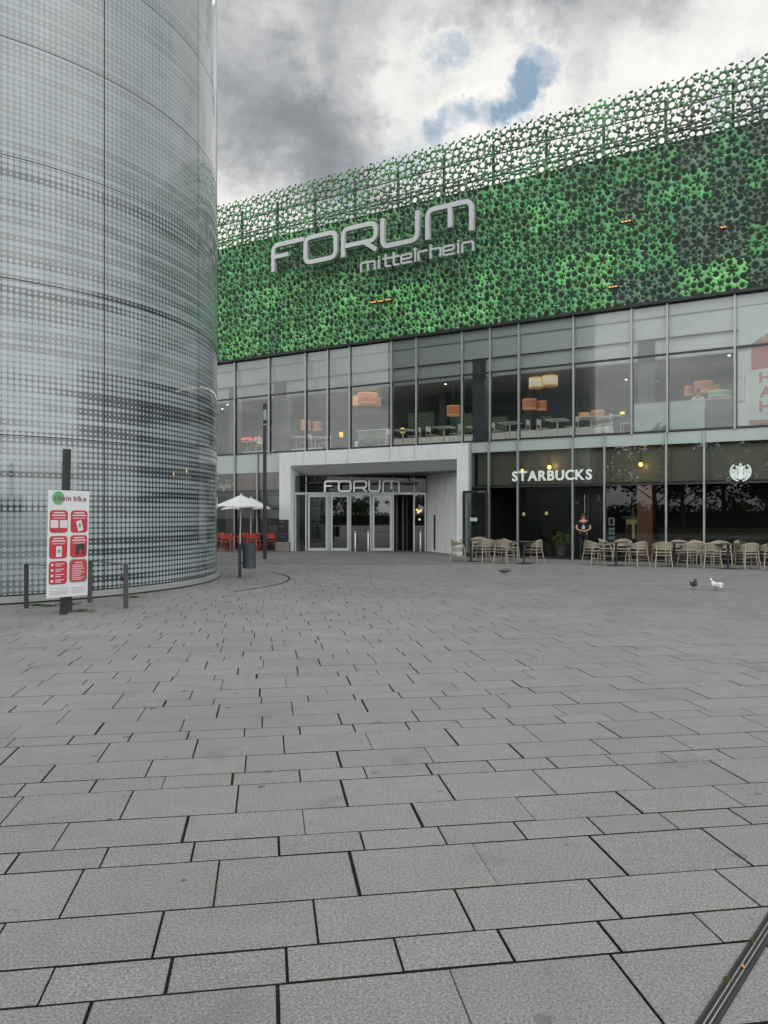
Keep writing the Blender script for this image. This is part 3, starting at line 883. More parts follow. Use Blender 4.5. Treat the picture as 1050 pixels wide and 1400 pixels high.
# --- cafe doors: outer leaf swung flat against the portal, inner door with long pulls
def cafe_doors():
    W, H = 1.02, 2.52
    f = MB(); t = 0.085
    f.box(-W, -W+t, -0.025, 0.025, 0.03, H); f.box(-t, 0, -0.025, 0.025, 0.03, H)
    f.box(-W+t, -t, -0.025, 0.025, 0.03, 0.15); f.box(-W+t, -t, -0.025, 0.025, H-t, H)
    root = f.build('cafe_door', M['dark_frame'], mall, loc=(-3.10, -0.25, 0))
    root['label'] = 'black framed cafe door swung fully open against the white portal edge'
    MB().quad((-W+t,0,0.15), (-t,0,0.15), (-t,0,H-t), (-W+t,0,H-t)).build('pane', M['glass'], root)
    MB().box(-0.72, -0.42, -0.012, -0.006, 1.36, 1.50).build('sticker', mat('sticker_green', (0.35,0.50,0.42), 0.6), root)
    MB().box(-0.36, -0.06, -0.05, -0.027, 2.46, 2.50).build('door_closer', M['steel'], root)
    MB().box(-W+0.01, -W+0.07, -0.06, -0.026, 0.98, 1.02).build('handle', M['steel'], root)
    d = 1.3
    a, b = s_of(785, d)-0.09-0.1, s_of(827, d)-0.09+0.1
    r2 = MB().box(a, b, d, d+0.05, 0.03, 2.72).build('cafe_door', mat('door_black', (0.014,0.014,0.016), 0.35), mall, loc=(0.09, 0, 0))
    r2['label'] = 'dark inner cafe door with two tall vertical steel pulls'
    for px in (799.5, 803.8):
        s = s_of(px, d-0.06)-0.09
        MB().tube([(s, d-0.06, 0.95), (s, d-0.06, 2.35)], 0.014, 8).build('handle', M['steel'] if px < 800 else mat('steel_dull', (0.2,0.2,0.21), 0.4, 0.8), r2, True)
    s = s_of(818.5, d-0.02)-0.09
    MB().box(s-0.05, s+0.05, d-0.04, d-0.002, 2.12, 2.34).build('notice', mat('notice_grey', (0.16,0.16,0.17), 0.5), r2)
    s = s_of(789, d-0.02)-0.09
    MB().box(s-0.07, s+0.07, d-0.04, d-0.002, 2.02, 2.12).build('exit_plate', mat('plate_grey', (0.14,0.15,0.15), 0.5), r2)
cafe_doors()

# ------------------------------------------------------------------ lettering
def fillet(pts, r, n=6):
    out = [Vector(pts[0])]
    for i in range(1, len(pts)-1):
        p, a, b = Vector(pts[i]), Vector(pts[i-1]), Vector(pts[i+1])
        da, db = (a-p).normalized(), (b-p).normalized()
        q = min(r, (a-p).length*0.5, (b-p).length*0.5)
        s, e = p+da*q, p+db*q
        for k in range(n+1):
            t = k/n
            out.append(s*(1-t)**2+p*2*t*(1-t)+e*t*t)
    out.append(Vector(pts[-1]))
    return out
def ribbon(mb, pts, w, y0, y1, closed=False):
    pts = [Vector((p[0], p[1])) for p in pts]
    m = len(pts)
    L, Rr = [], []
    for i in range(m):
        if closed: a, b = pts[i-1], pts[(i+1) % m]
        else: a, b = pts[max(i-1, 0)], pts[min(i+1, m-1)]
        p = pts[i]
        d1 = (p-a).normalized() if (p-a).length > 1e-9 else (b-p).normalized()
        d2 = (b-p).normalized() if (b-p).length > 1e-9 else d1
        n1 = Vector((-d1.y, d1.x)); n2 = Vector((-d2.y, d2.x))
        nn = (n1+n2)
        if nn.length < 1e-6: nn = n1
        nn.normalize(); k = w/2/max(nn.dot(n1), 0.4)
        L.append(p+nn*k); Rr.append(p-nn*k)
    vs = []
    for i in range(m):
        vs += [(L[i].x, y0, L[i].y), (Rr[i].x, y0, Rr[i].y), (Rr[i].x, y1, Rr[i].y), (L[i].x, y1, L[i].y)]
    fs = []
    for i in range(m if closed else m-1):
        j = (i+1) % m
        for k in range(4):
            fs.append((4*i+k, 4*i+(k+1) % 4, 4*j+(k+1) % 4, 4*j+k))
    if not closed:
        fs += [(0, 1, 2, 3), (4*m-1, 4*m-2, 4*m-3, 4*m-4)]
    mb.add(vs, fs)

def forum_letters(root, spans, z0, z1, w, m, y0, y1, r):
    h = w/2; e = 0.003
    for ch, (x0, x1) in spans:
        b = MB()
        a, c = x0+h, x1-h; lo, hi = z0+h, z1-h; mid = z0+(z1-z0)*0.36
        if ch == 'F':
            ribbon(b, fillet([(a, z0), (a, hi), (x1, hi)], r), w, y0, y1)
            mz = z0+(z1-z0)*0.52
            ribbon(b, [(a+h*0.5, mz), (x0+(x1-x0)*0.52, mz)], w*0.95, y0+e, y1)
        elif ch == 'O':
            pts = fillet([((a+c)/2, lo), (a, lo), (a, hi), (c, hi), (c, lo), ((a+c)/2, lo)], r)
            ribbon(b, pts[:-1], w, y0, y1, True)
        elif ch == 'R':
            ribbon(b, fillet([(a, z0), (a, hi), (c, hi), (c, mid), (a+h*0.6, mid)], r), w, y0, y1)
            ribbon(b, [(c-(c-a)*0.36, mid+h*0.3), (c+h*0.3, z0+h*0.35)], w, y0+e, y1)
        elif ch == 'U':
            ribbon(b, fillet([(a, z1), (a, lo), (c, lo), (c, z1)], r), w, y0, y1)
        elif ch == 'M':
            ribbon(b, fillet([(a, z0), (a, hi), (c, hi), (c, z0)], r), w, y0, y1)
            q = a+(c-a)*0.52
            ribbon(b, [(q, hi-h*0.5), (q, z0+(z1-z0)*0.24)], w, y0+e, y1)
        b.build('letter', m, root)

def letters_small(root, glyphs, zb, xh, asc, w, m, y0, y1):
    h = w/2; r = w*1.1; e = 0.002
    for ch, x0, x1 in glyphs:
        b = MB(); a, c = x0+h, x1-h; hi = zb+xh-h; lo = zb+h; top = zb+asc
        if ch in 'mn':
            ribbon(b, fillet([(a, zb), (a, hi), (c, hi), (c, zb)], r), w, y0, y1)
            if ch == 'm': ribbon(b, [((a+c)/2, hi-h*0.5), ((a+c)/2, zb+0.3*h)], w, y0+e, y1)
        elif ch == 'i':
            q = (x0+x1)/2
            ribbon(b, [(q, zb), (q, zb+xh)], w, y0, y1); ribbon(b, [(q, zb+xh+w*0.55), (q, zb+xh+w*1.5)], w, y0, y1)
        elif ch == 't':
            ribbon(b, fillet([(x0+(x1-x0)*0.35, top), (x0+(x1-x0)*0.35, lo), (x1, lo)], r), w, y0, y1)
            ribbon(b, [(x0, hi), (x1, hi)], w, y0+e, y1)
        elif ch == 'e':
            q = zb+xh*0.5
            ribbon(b, fillet([(a+h*0.5, q), (c, q), (c, hi), (a, hi), (a, lo), (x1, lo)], r), w, y0, y1)
        elif ch == 'l':
            q = x1-h
            ribbon(b, [(q, zb), (q, top)], w, y0, y1); ribbon(b, [(q-w*1.1, top-w*0.9), (q, top-w*0.3)], w*0.9, y0+e, y1)
        elif ch == 'r':
            ribbon(b, fillet([(a, zb), (a, hi), (x1, hi)], r), w, y0, y1)
        elif ch == 'h':
            ribbon(b, [(a, zb), (a, top)], w, y0, y1)
            ribbon(b, fillet([(a, hi), (c, hi), (c, zb)], r), w, y0+e, y1)
        b.build('letter', m, root)

def big_sign():
    d = -0.55
    root = empty('letter_sign', wl(0, d, 0), RZ)
    tag(root, 'big silver FORUM mittelrhein letters mounted high on the green screen', 'sign')
    S = lambda p: s_of(p, d)
    za = z_of(373, 372, d); zb = z_of(373, 333.5, d)
    zc_, zd = z_of(646, 316, d), z_of(646, 271.5, d)
    z0, z1 = (za+zc_)/2, (zb+zd)/2
    forum_letters(root, [('F', (S(372), S(416.5))), ('O', (S(416), S(462))), ('R', (S(467.3), S(517))), ('U', (S(520.8), S(574))), ('M', (S(582.3), S(648.2)))],
                  z0, z1, 0.185, M['sign_silver'], -0.06, 0.10, 0.30)
    g = []
    for ch, a, b in (('m',70,187),('i',200,222),('t',240,302),('t',300,366),('e',375,463),('l',462,492),('r',504,580),('h',596,685),('e',692,784),('i',800,823),('n',834,930)):
        g.append((ch, S(480+a/5.53), S(480+b/5.53)))
    zb_ = (z_of(493, 372.5, d)+z_of(648, 343, d))/2
    letters_small(root, g, zb_, 0.40, 0.56, 0.076, M['sign_silver'], -0.03, 0.08)
    rail = MB()
    for z in (z1-0.30, z0+0.25): rail.box(S(374), S(646), 0.12, 0.16, z, z+0.04)
    rail.box(S(494), S(648), 0.09, 0.12, zb_+0.18, zb_+0.21)
    for px in (380, 440, 500, 560, 620): rail.box(S(px)-0.02, S(px)+0.02, 0.16, 0.40, z0+0.255, z0+0.285)
    rail.build('mounting_rail', mat('rail_dark_green', (0.03,0.05,0.04), 0.6), root)
big_sign()

def entrance_sign():
    p = WA+WD*0
    off = -0.75
    nrm_ = Vector((WD.y, -WD.x))
    base = Vector((WA.x, WA.y))+nrm_*0.75
    rz = math.atan2(WD.y, WD.x)
    root = empty('letter_sign', (base.x, base.y, 0), rz)
    tag(root, 'small silver FORUM letters hanging in front of the glass above the entrance doors', 'sign')
    def T(px):
        a = (px-525)/1050
        return (a*base.y-base.x)/(WD.x-a*WD.y)
    Y = 33.2
    zz0, zz1 = 1.6-(672.8-704)/1050*Y, 1.6-(656.8-704)/1050*Y
    forum_letters(root, [('F', (T(443), T(462.8))), ('O', (T(462), T(480.6))), ('R', (T(482.8), T(502))), ('U', (T(503.6), T(520.3))), ('M', (T(522.5), T(546.7)))],
                  zz0, zz1, 0.075, mat('sign_bright_silver', (0.72,0.74,0.75), 0.35, var=0.03), -0.03, 0.03, 0.12)
    r = MB(); r.box(T(417), T(572), 0.035, 0.075, zz1-0.14, zz1-0.08); r.build('mounting_bar', M['dark_frame'], root)
    h = MB()
    for px in (430, 495, 560): h.box(T(px)-0.012, T(px)+0.012, 0.04, 0.07, zz1-0.08, zc-0.005)
    h.build('hanger', M['dark_frame'], root)
entrance_sign()

def text_mesh(s, height, depth, bold=0.0, name='letter'):
    cu = bpy.data.curves.new(name, 'FONT'); cu.body = s; cu.size = 1.0; cu.offset = bold; cu.extrude = 0.05; cu.resolution_u = 3
    o = bpy.data.objects.new(name, cu); COL.objects.link(o)
    bpy.context.view_layer.update()
    me = bpy.data.meshes.new_from_object(o.evaluated_get(bpy.context.evaluated_depsgraph_get()))
    bpy.data.objects.remove(o); bpy.data.curves.remove(cu)
    co = np.empty(len(me.vertices)*3); me.vertices.foreach_get('co', co); co = co.reshape(-1, 3)
    x, y, z = co[:, 0].copy(), co[:, 1].copy(), co[:, 2].copy()
    k = height/0.70                                   # cap height of the built-in face
    new = np.stack([(x-x.min())*k, -z/0.05*depth/2, y*k], 1)
    me.vertices.foreach_set('co', new.ravel()); me.update()
    return me, float((x.max()-x.min())*k)
def text_row(root, s, x0, x1, z0, h, depth, bold, m, y=0.0, name='letter', parentpart=None):
    items = []
    for ch in s:
        if ch == ' ': items.append((None, h*0.45)); continue
        items.append(text_mesh(ch, h, depth, bold, name))
    tot = sum(w for _, w in items); gap = (x1-x0-tot)/max(len(items)-1, 1)
    sc = 1.0
    if gap < h*0.05: sc = (x1-x0-h*0.05*(len(items)-1))/tot; gap = h*0.05
    x = x0
    for me, w in items:
        if me is not None:
            me.materials.clear(); me.materials.append(m)
            o = bpy.data.objects.new(name, me); link(o, root); o.location = (x, y, z0); o.scale = (sc, 1, 1)
        x += w*sc+gap

def cafe_signs():
    d = -0.14
    root = empty('letter_sign', wl(0, d, 0), RZ)
    tag(root, 'pale green STARBUCKS letters on the olive strip above the cafe windows', 'sign')
    z0 = (z_of(702, 657.5, d)+z_of(806, 655.2, d))/2; z1 = (z_of(702, 644.5, d)+z_of(806, 642, d))/2
    text_row(root, 'STARBUCKS', s_of(700.3, d), s_of(809.5, d), z0, z1-z0, 0.05, 0.028, M['sign_mint'])
    br = MB(); br.box(s_of(701, d), s_of(808, d), 0.03, 0.05, z0+0.10, z0+0.13); br.build('mounting_rail', M['dark_frame'], root)
    # round emblem
    c = s_of(1012.5, d); zc_ = z_of(1012.5, 645, d); rr = 0.295
    e = empty('round_emblem', wl(c, d, zc_), RZ)
    tag(e, 'round pale green crowned cafe emblem on the glass near the right edge', 'emblem')
    b = MB()
    # star crown
    st = []
    for k in range(10):
        r_ = 0.062 if k % 2 == 0 else 0.026; t = PI/2+k*PI/5
        st.append((r_*math.cos(t), 0.235+r_*math.sin(t)))
    b.add([(x, -0.02, z) for x, z in st]+[(x, 0.0, z) for x, z in st], [tuple(range(9, -1, -1))]+[(k, (k+1) % 10, 10+(k+1) % 10, 10+k) for k in range(10)])
    ribbon(b, [(-0.14, 0.19), (-0.09, 0.13), (-0.045, 0.17), (0, 0.12), (0.045, 0.17), (0.09, 0.13), (0.14, 0.19)], 0.045, -0.016, 0.004)
    b.build('crown', M['sign_mint'], e)
    b = MB()
    b.ell((0, -0.005, 0.055), (0.085, 0.012, 0.10), 16, 9)
    b.ell((0, -0.003, -0.11), (0.085, 0.012, 0.15), 16, 9)
    b.build('figure', M['sign_mint'], e, True)
    for sg in (-1, 1):
        b = MB()
        for k, (r0, zt) in enumerate(((0.115, 0.10), (0.165, 0.06), (0.215, 0.09))):
            pts = []
            for i in range(15):
                t = i/14
                pts.append((sg*(r0+0.014*math.sin(t*14+k)), zt-t*(0.30-0.03*k)))
            ribbon(b, pts, 0.040, -0.012+0.001*k, 0.003)
        pts = [(sg*rr*math.cos(R(a)), rr*math.sin(R(a))) for a in range(-78, 58, 8)]
        ribbon(b, pts, 0.045, -0.010, 0.005)
        for a in (18, 2, -14, -30):
            ribbon(b, [(sg*0.225*math.cos(R(a)), 0.225*math.sin(R(a))), (sg*0.275*math.cos(R(a-4)), 0.275*math.sin(R(a-4)))], 0.035, -0.011, 0.002)
        b.build('wave', M['sign_mint'], e)
    b = MB()
    for zz in (-0.19, -0.225): ribbon(b, [(-0.15, zz+0.03), (-0.05, zz), (0.05, zz), (0.15, zz+0.03)], 0.02, -0.013, 0.0)
    b.build('wave', M['sign_mint'], e)
    # handwritten Cafe sign far left
    d2 = 0.12
    r2 = empty('script_sign', wl(0, d2, 0), RZ)
    tag(r2, 'cream handwritten Café lettering inside the dark window beside the round tower', 'sign')
    def pt(x, y):   # crop pixels of the close view -> local
        px, py = 290+x/8.745, 640+y/8.75
        return (s_of(px, d2), z_of(px, py, d2))
    strokes = [[(70,130),(85,118),(70,110),(38,135),(5,190),(8,232),(40,225),(62,205)],
               [(120,205),(112,192),(95,205),(92,232),(105,235),(122,200),(120,230),(135,235)],
               [(135,235),(170,180),(186,145),(178,138),(165,200),(150,262),(130,272),(128,258),(170,225),(188,215)],
               [(150,205),(185,200)],
               [(188,225),(212,205),(214,188),(198,195),(192,225),(205,238),(228,220),(250,180)],
               [(212,165),(232,148)]]
    for st in strokes:
        b = MB(); ribbon(b, fillet([pt(*q) for q in st], 0.08, 4), 0.042, -0.01, 0.01)
        b.build('letter_stroke', M['cream'], r2)
cafe_signs()

def poster():
    d = 0.10
    a, b = s_of(1024.5, d), 8.3
    root = empty('poster', wl(0, d, 0), RZ)
    tag(root, 'large pale poster with red H A H letters behind the upper window at right', 'poster')
    z0, z1 = 4.50, 7.35
    MB().box(a, b, -0.015, 0.015, z0, z1).build('board', mat('poster_pale', (0.72, 0.78, 0.77), 0.6, var=0.03), root)
    red = mat('poster_red', (0.52, 0.13, 0.11), 0.6, var=0.04)
    zr = z_of(1030, 573, d)
    MB().box(a, b, -0.021, -0.0155, z0, zr-0.04).build('red_strip', red, root)
    zt = z_of(1040, 504, d)
    rb = MB(); rb.add([(a+0.06, -0.02, zt-0.02), (b, -0.02, zt+0.05), (b, -0.02, z1), (a+0.5, -0.02, z1), (a+0.38, -0.02, z1-0.18), (a+0.05, -0.02, z1-0.30)], [(0,1,2,3,4,5)])
    rb.build('red_top', red, root)
    tf = MB(); tf.add([(a+0.05, -0.024, z1-0.30), (a+0.30, -0.024, z1-0.27), (a+0.42, -0.024, z1-0.05)], [(0,1,2)]); tf.build('torn_corner', mat('torn_grey', (0.16,0.19,0.18), 0.7), root)
    for ch, py0, py1 in (('H', 508.5, 522.5), ('A', 528.5, 543), ('H', 548, 562.5)):
        me, w = text_mesh(ch, z_of(1045, py0, d)-z_of(1045, py1, d), 0.006, 0.035)
        me.materials.clear(); me.materials.append(red)
        o = bpy.data.objects.new('letter', me); link(o, root); o.location = (s_of(1038, d), -0.019, z_of(1045, py1, d)); o.scale = (1.1, 1, 1)
    lbox(5.46, 8.4, 0.14, 0.22, 4.46, 8.3, 'blind_wall', M['bulk2'])
    q0, q1 = s_of(1009.5, 0.05), s_of(1018, 0.05)
    lbox(q0, q1, 0.02, 0.135, z_of(1013, 548, 0.05), z_of(1013, 513, 0.05), 'wall_box', M['white2'])
poster()

amber = glow('amber_lamp', (0.9, 0.42, 0.06), 0.9)
for i, (px, py, w, lab) in enumerate(((520.5, 411.5, 31, 'row of amber lights low on the green screen below the big letters'),
                             (856, 302.5, 12, 'small amber light on the green screen high up towards the right'),
                             (838, 392, 11, 'small amber light on the green screen just above the white spandrel'),
                             (989, 310.5, 7, 'faint amber light among the dark grey screen panels far right'))):
    d = -0.24
    s, z = s_of(px, d), z_of(px, py, d); hw = w/2*wl(s, d).y/1050/0.86
    root = empty('facade_light', wl(s, d, z), RZ)
    MB().bbox(-hw-0.02, hw+0.02, 0.0, 0.06, -0.05, 0.05, 0.01).build('housing', M['dark_frame'], root)
    n = 3 if w > 10 else 2
    for k in range(n):
        c = -hw+(k+0.5)*2*hw/n
        MB().bbox(c-hw/n*0.7, c+hw/n*0.7, -0.02, -0.001, -0.016, 0.016, 0.004).build('lamp', amber, root)
    tag(root, lab, 'light', 'amber lights on the green screen')

# ------------------------------------------------------------------ skinned figures
def skin(name, verts, edges, radii, mats, parent=None, sub=1):
    me = bpy.data.meshes.new(name+'_skel')
    me.from_pydata([tuple(v) for v in verts], edges, []); me.update()
    o = bpy.data.objects.new(name, me); COL.objects.link(o)
    md = o.modifiers.new('skin', 'SKIN')
    for i, r in enumerate(radii):
        sv = me.skin_vertices[0].data[i]
        sv.radius = (r, r) if not isinstance(r, tuple) else r
        sv.use_root = (i == 0)
    ss = o.modifiers.new('sub', 'SUBSURF'); ss.levels = sub; ss.render_levels = sub
    bpy.context.view_layer.update()
    m2 = bpy.data.meshes.new_from_object(o.evaluated_get(bpy.context.evaluated_depsgraph_get()))
    bpy.data.objects.remove(o); bpy.data.meshes.remove(me)
    m2.materials.clear(); m2.materials.append(mats)
    m2.shade_smooth()
    return link(bpy.data.objects.new(name, m2), parent)

skinm = mat('skin_tone', (0.46, 0.25, 0.18), 0.5, var=0.05)
def head_parts(root, c, k=1.0, hairm=None, hair_long=False):
    """eyes, mouth, nose and hair as children, head centre c, facing -y"""
    em = mat('eye_dark', (0.03, 0.02, 0.02), 0.2); lm = mat('lip_tone', (0.36, 0.13, 0.11), 0.5)
    for sx in (-1, 1):
        MB().ell((c[0]+sx*0.032*k, c[1]-0.082*k, c[2]+0.005), (0.014*k, 0.008*k, 0.008*k), 8, 6).build('eye', em, root, True)
        MB().ell((c[0]+sx*0.078*k, c[1]-0.002, c[2]-0.005), (0.012*k, 0.018*k, 0.03*k), 8, 6).build('ear', skinm, root, True)
    MB().ell((c[0], c[1]-0.095*k, c[2]-0.022*k), (0.013*k, 0.018*k, 0.024*k), 8, 6).build('nose', skinm, root, True)
    MB().ell((c[0], c[1]-0.084*k, c[2]-0.058*k), (0.026*k, 0.008*k, 0.007*k), 8, 6).build('mouth', lm, root, True)
    h = MB()
    h.ell((c[0], c[1]+0.016*k, c[2]+0.032*k), (0.086*k, 0.098*k, 0.090*k), 14, 9)
    if hair_long:
        h.ell((c[0], c[1]+0.085*k, c[2]+0.05*k), (0.05*k, 0.05*k, 0.05*k), 10, 7)
    h.build('hair', hairm, root, True)

def barista():
    p = wl(s_of(797.5, 0.25), 0.25)
    root = empty('person', (p.x, p.y, 0.02), RZ*0.35)
    tag(root, 'person in black with bare forearms and hands clasped, standing in the open cafe doorway', 'person')
    V = [(0,0,0.92),(0,0,1.08),(0,0.005,1.24),(0,0.01,1.36),(0,0.0,1.43),(0,-0.012,1.485),(0,-0.012,1.55),(0,-0.005,1.60)]
    Rr = [(0.145,0.10),(0.128,0.092),(0.145,0.10),(0.10,0.075),0.050,(0.062,0.070),(0.072,0.085),(0.050,0.06)]
    E_ = [(i, i+1) for i in range(7)]
    def add(par, pts, rs):
        k = par
        for q, r in zip(pts, rs):
            V.append(q); Rr.append(r); E_.append((k, len(V)-1)); k = len(V)-1
        return k
    for sx in (-1, 1):
        w = add(3, [(sx*0.165,0.01,1.335),(sx*0.225,0.02,1.21),(sx*0.245,-0.02,1.09),(sx*0.15,-0.13,1.03),(sx*0.055,-0.20,1.01)], [0.058,0.048,0.042,0.036,0.028])
        pm = add(w, [(sx*0.012,-0.225+0.012*sx,1.005)], [(0.034,0.018)])
        for f in range(4):
            z = 1.028-0.016*f; L = (0.055,0.062,0.058,0.046)[f]
            add(pm, [(-sx*0.022,-0.245+0.016*sx,z),(-sx*(0.022+L*0.55),-0.232+0.022*sx,z-0.006)], [0.0085,0.0075])
        add(w, [(sx*0.035,-0.228,1.035),(sx*0.008,-0.245,1.052)], [0.011,0.009])
        k = add(0, [(sx*0.085,0,0.84),(sx*0.092,-0.005,0.48),(sx*0.095,0.015,0.09)], [0.088,0.058,0.042])
        add(k, [(sx*0.105,-0.12,0.035)], [0.035])
    skin('body', V, E_, Rr, skinm, root)
    blk = mat('black_cotton', (0.014, 0.015, 0.018), 0.85, bump=0.2)
    V2 = [(0,0,0.78),(0,0,1.08),(0,0.005,1.24),(0,0.01,1.37)]; R2 = [(0.168,0.124),(0.150,0.112),(0.158,0.115),(0.112,0.09)]
    E2 = [(0,1),(1,2),(2,3)]
    for sx in (-1, 1):
        n = len(V2)
        V2 += [(sx*0.165,0.01,1.338),(sx*0.222,0.02,1.20)]; R2 += [0.070,0.062]; E2 += [(3,n),(n,n+1)]
    skin('shirt', V2, E2, R2, blk, root)
    V3 = [(0,0,0.98)]; R3 = [(0.155,0.112)]; E3 = []
    for sx in (-1, 1):
        n = len(V3); V3 += [(sx*0.085,0,0.82),(sx*0.092,-0.005,0.48),(sx*0.095,0.015,0.06)]; R3 += [0.100,0.070,0.058]; E3 += [(0,n),(n,n+1),(n+1,n+2)]
    skin('trousers', V3, E3, R3, mat('dark_denim', (0.016,0.017,0.022), 0.85), root)
    for sx in (-1, 1):
        MB().ell((sx*0.10,-0.06,0.035), (0.058,0.16,0.065), 12, 7).build('shoe', mat('shoe_black', (0.02,0.02,0.02), 0.4), root, True)
    lg = MB(); lg.add([(-0.065,-0.118,1.13),(0.065,-0.118,1.13),(0.0,-0.122,1.25)], [(0,1,2)])
    lg.add([(-0.05,-0.121,1.08),(0.05,-0.121,1.08),(0.05,-0.119,1.125),(-0.05,-0.119,1.125)], [(0,1,2,3)])
    lg.build('shirt_print', mat('print_pale_blue', (0.34,0.42,0.52), 0.7), root)
    head_parts(root, (0,-0.012,1.53), 0.95, mat('hair_auburn', (0.085,0.035,0.02), 0.6), True)
barista()

def diner():
    d = 1.25
    p = wl(s_of(954.5, d), d)
    zt = z_of(954.5, 530.0, d)                    # crown of the head
    b = zt-1.42
    root = empty('person', (p.x, p.y, 4.40), RZ)
    tag(root, 'person in a white shirt seen behind the pale balustrade upstairs, below an orange lamp', 'person')
    o = b-4.40
    V = [(0,0,0.62+o),(0,0,0.78+o),(0,-0.01,0.95+o),(0,-0.015,1.07+o),(0,-0.03,1.15+o),(0,-0.05,1.21+o),(0,-0.055,1.28+o),(0,-0.045,1.36+o)]
    Rr = [(0.15,0.11),(0.135,0.10),(0.155,0.105),(0.10,0.075),0.05,(0.062,0.07),(0.074,0.086),(0.052,0.06)]
    E_ = [(i,i+1) for i in range(7)]
    def add(par, pts, rs):
        k = par
        for q, r in zip(pts, rs):
            V.append(q); Rr.append(r); E_.append((k, len(V)-1)); k = len(V)-1
        return k
    for sx in (-1, 1):
        w = add(3, [(sx*0.165,0,1.03+o),(sx*0.24,-0.02,0.83+o),(sx*0.20,-0.22,0.72+o),(sx*0.12,-0.38,0.74+o)], [0.056,0.046,0.040,0.027])
        for f in range(4): add(w, [(sx*(0.135-0.02*f),-0.44,0.745+o),(sx*(0.13-0.02*f),-0.47,0.735+o)], [0.009,0.008])
        add(w, [(sx*0.085,-0.40,0.75+o)], [0.011])
        add(0, [(sx*0.09,-0.05,0.58+o),(sx*0.10,-0.42,0.56+o),(sx*0.10,-0.44,0.14+o),(sx*0.10,-0.54,0.08+o)], [0.088,0.06,0.042,0.034])
    skin('body', V, E_, Rr, skinm, root)
    sh = mat('white_shirt', (0.62,0.66,0.66), 0.8)
    V2 = [(0,0,0.60+o),(0,0,0.78+o),(0,-0.01,0.95+o),(0,-0.015,1.085+o)]; R2 = [(0.165,0.125),(0.150,0.115),(0.170,0.12),(0.115,0.09)]; E2 = [(0,1),(1,2),(2,3)]
    for sx in (-1, 1):
        n = len(V2); V2 += [(sx*0.165,0,1.035+o),(sx*0.24,-0.02,0.83+o),(sx*0.205,-0.20,0.725+o)]; R2 += [0.070,0.060,0.052]; E2 += [(3,n),(n,n+1),(n+1,n+2)]
    skin('shirt', V2, E2, R2, sh, root)
    V3 = [(0,0,0.63+o)]; R3 = [(0.16,0.12)]; E3 = []
    for sx in (-1, 1):
        n = len(V3); V3 += [(sx*0.09,-0.05,0.58+o),(sx*0.10,-0.42,0.56+o),(sx*0.10,-0.44,0.16+o)]; R3 += [0.10,0.072,0.056]; E3 += [(0,n),(n,n+1),(n+1,n+2)]
    skin('trousers', V3, E3, R3, mat('trouser_grey', (0.03,0.03,0.035), 0.8), root)
    bt = MB()
    for sx in (-1, 1): bt.add([(0,-0.12,1.07+o),(sx*0.055,-0.125,1.10+o),(sx*0.055,-0.125,1.04+o)], [(0,1,2)])
    bt.build('bow_tie', M['soffit'], root)
    head_parts(root, (0,-0.05,1.275+o), 0.98, mat('hair_black', (0.02,0.018,0.017), 0.5))
    st = empty('stool', (p.x, p.y, 4.40), RZ)
    tag(st, 'tall stool under the person in the white shirt behind the balustrade', 'stool')
    hz = 0.48+o
    MB().lathe((0,0,hz-0.05), [(0.02,0.0),(0.18,0.0),(0.19,0.02),(0.17,0.045),(0.02,0.05)], 18).build('seat', M['interior_dark'], st, True)
    for k in range(4):
        t = PI/4+k*PI/2
        MB().tube([(0.11*math.cos(t),0.11*math.sin(t),hz-0.05),(0.19*math.cos(t),0.19*math.sin(t),0.0)], 0.012, 6).build('leg', M['steel'], st, True)
diner()

# ------------------------------------------------------------------ pigeons
def pigeon(loc, rz, label, bodym, wingm, headm, pose='stand'):
    root = empty('pigeon', loc, rz)
    tag(root, label, 'pigeon', 'pigeons on the paving')
    # faces +x
    if pose == 'peck':
        sp = [(-0.02,0,0.115),(-0.08,0,0.125),(-0.15,0,0.125),(0.05,0,0.105),(0.10,0,0.095),(0.135,0,0.115),(0.155,0,0.125),(0.185,0,0.118)]
    else:
        sp = [(-0.02,0,0.12),(-0.08,0,0.10),(-0.16,0,0.075),(0.05,0,0.145),(0.085,0,0.185),(0.095,0,0.225),(0.105,0,0.245),(0.135,0,0.238)]
    rs = [(0.058,0.06),(0.045,0.04),(0.022,0.010),(0.054,0.056),0.034,0.024,0.023,0.006]
    ed = [(0,1),(1,2),(0,3),(3,4),(4,5),(5,6),(6,7)]
    skin('body', sp, ed, rs, bodym, root)
    for sy in (-1, 1):
        MB().ell((-0.045, sy*0.052, sp[0][2]+0.012), (0.105,0.016,0.042), 12, 7, Matrix.Rotation(R(10 if pose == 'stand' else 2), 3, 'Y')).build('wing', wingm, root, True)
        lg = MB(); lg.tube([(-0.005, sy*0.024, 0.075),(0.0, sy*0.026, 0.012)], 0.006, 6)
        for t in (-0.5, 0, 0.5): lg.tube([(0.0, sy*0.026, 0.008),(0.03*math.cos(t), sy*0.026+0.03*math.sin(t), 0.004)], 0.004, 5)
        lg.build('leg', mat('pigeon_leg', (0.35,0.12,0.10), 0.6), root, True)
        h = sp[6]; MB().ell((h[0]+0.008, sy*0.020, h[2]+0.004), (0.004,0.003,0.004), 6, 4).build('eye', mat('pigeon_eye', (0.4,0.15,0.03), 0.3), root, True)
    MB().ell(sp[4], (0.036,0.036,0.036), 10, 7).build('neck_ruff', headm, root, True)
    return root
pg = mat('pigeon_grey', (0.075,0.08,0.09), 0.6, var=0.25, vscale=20); pd = mat('pigeon_dark', (0.03,0.033,0.037), 0.6, var=0.3, vscale=20)
pw = mat('pigeon_white', (0.62,0.62,0.62), 0.7, var=0.15, vscale=15)
g1 = gp(691, 786); g2 = gp(949, 806.5); g3 = gp(978, 807.5)
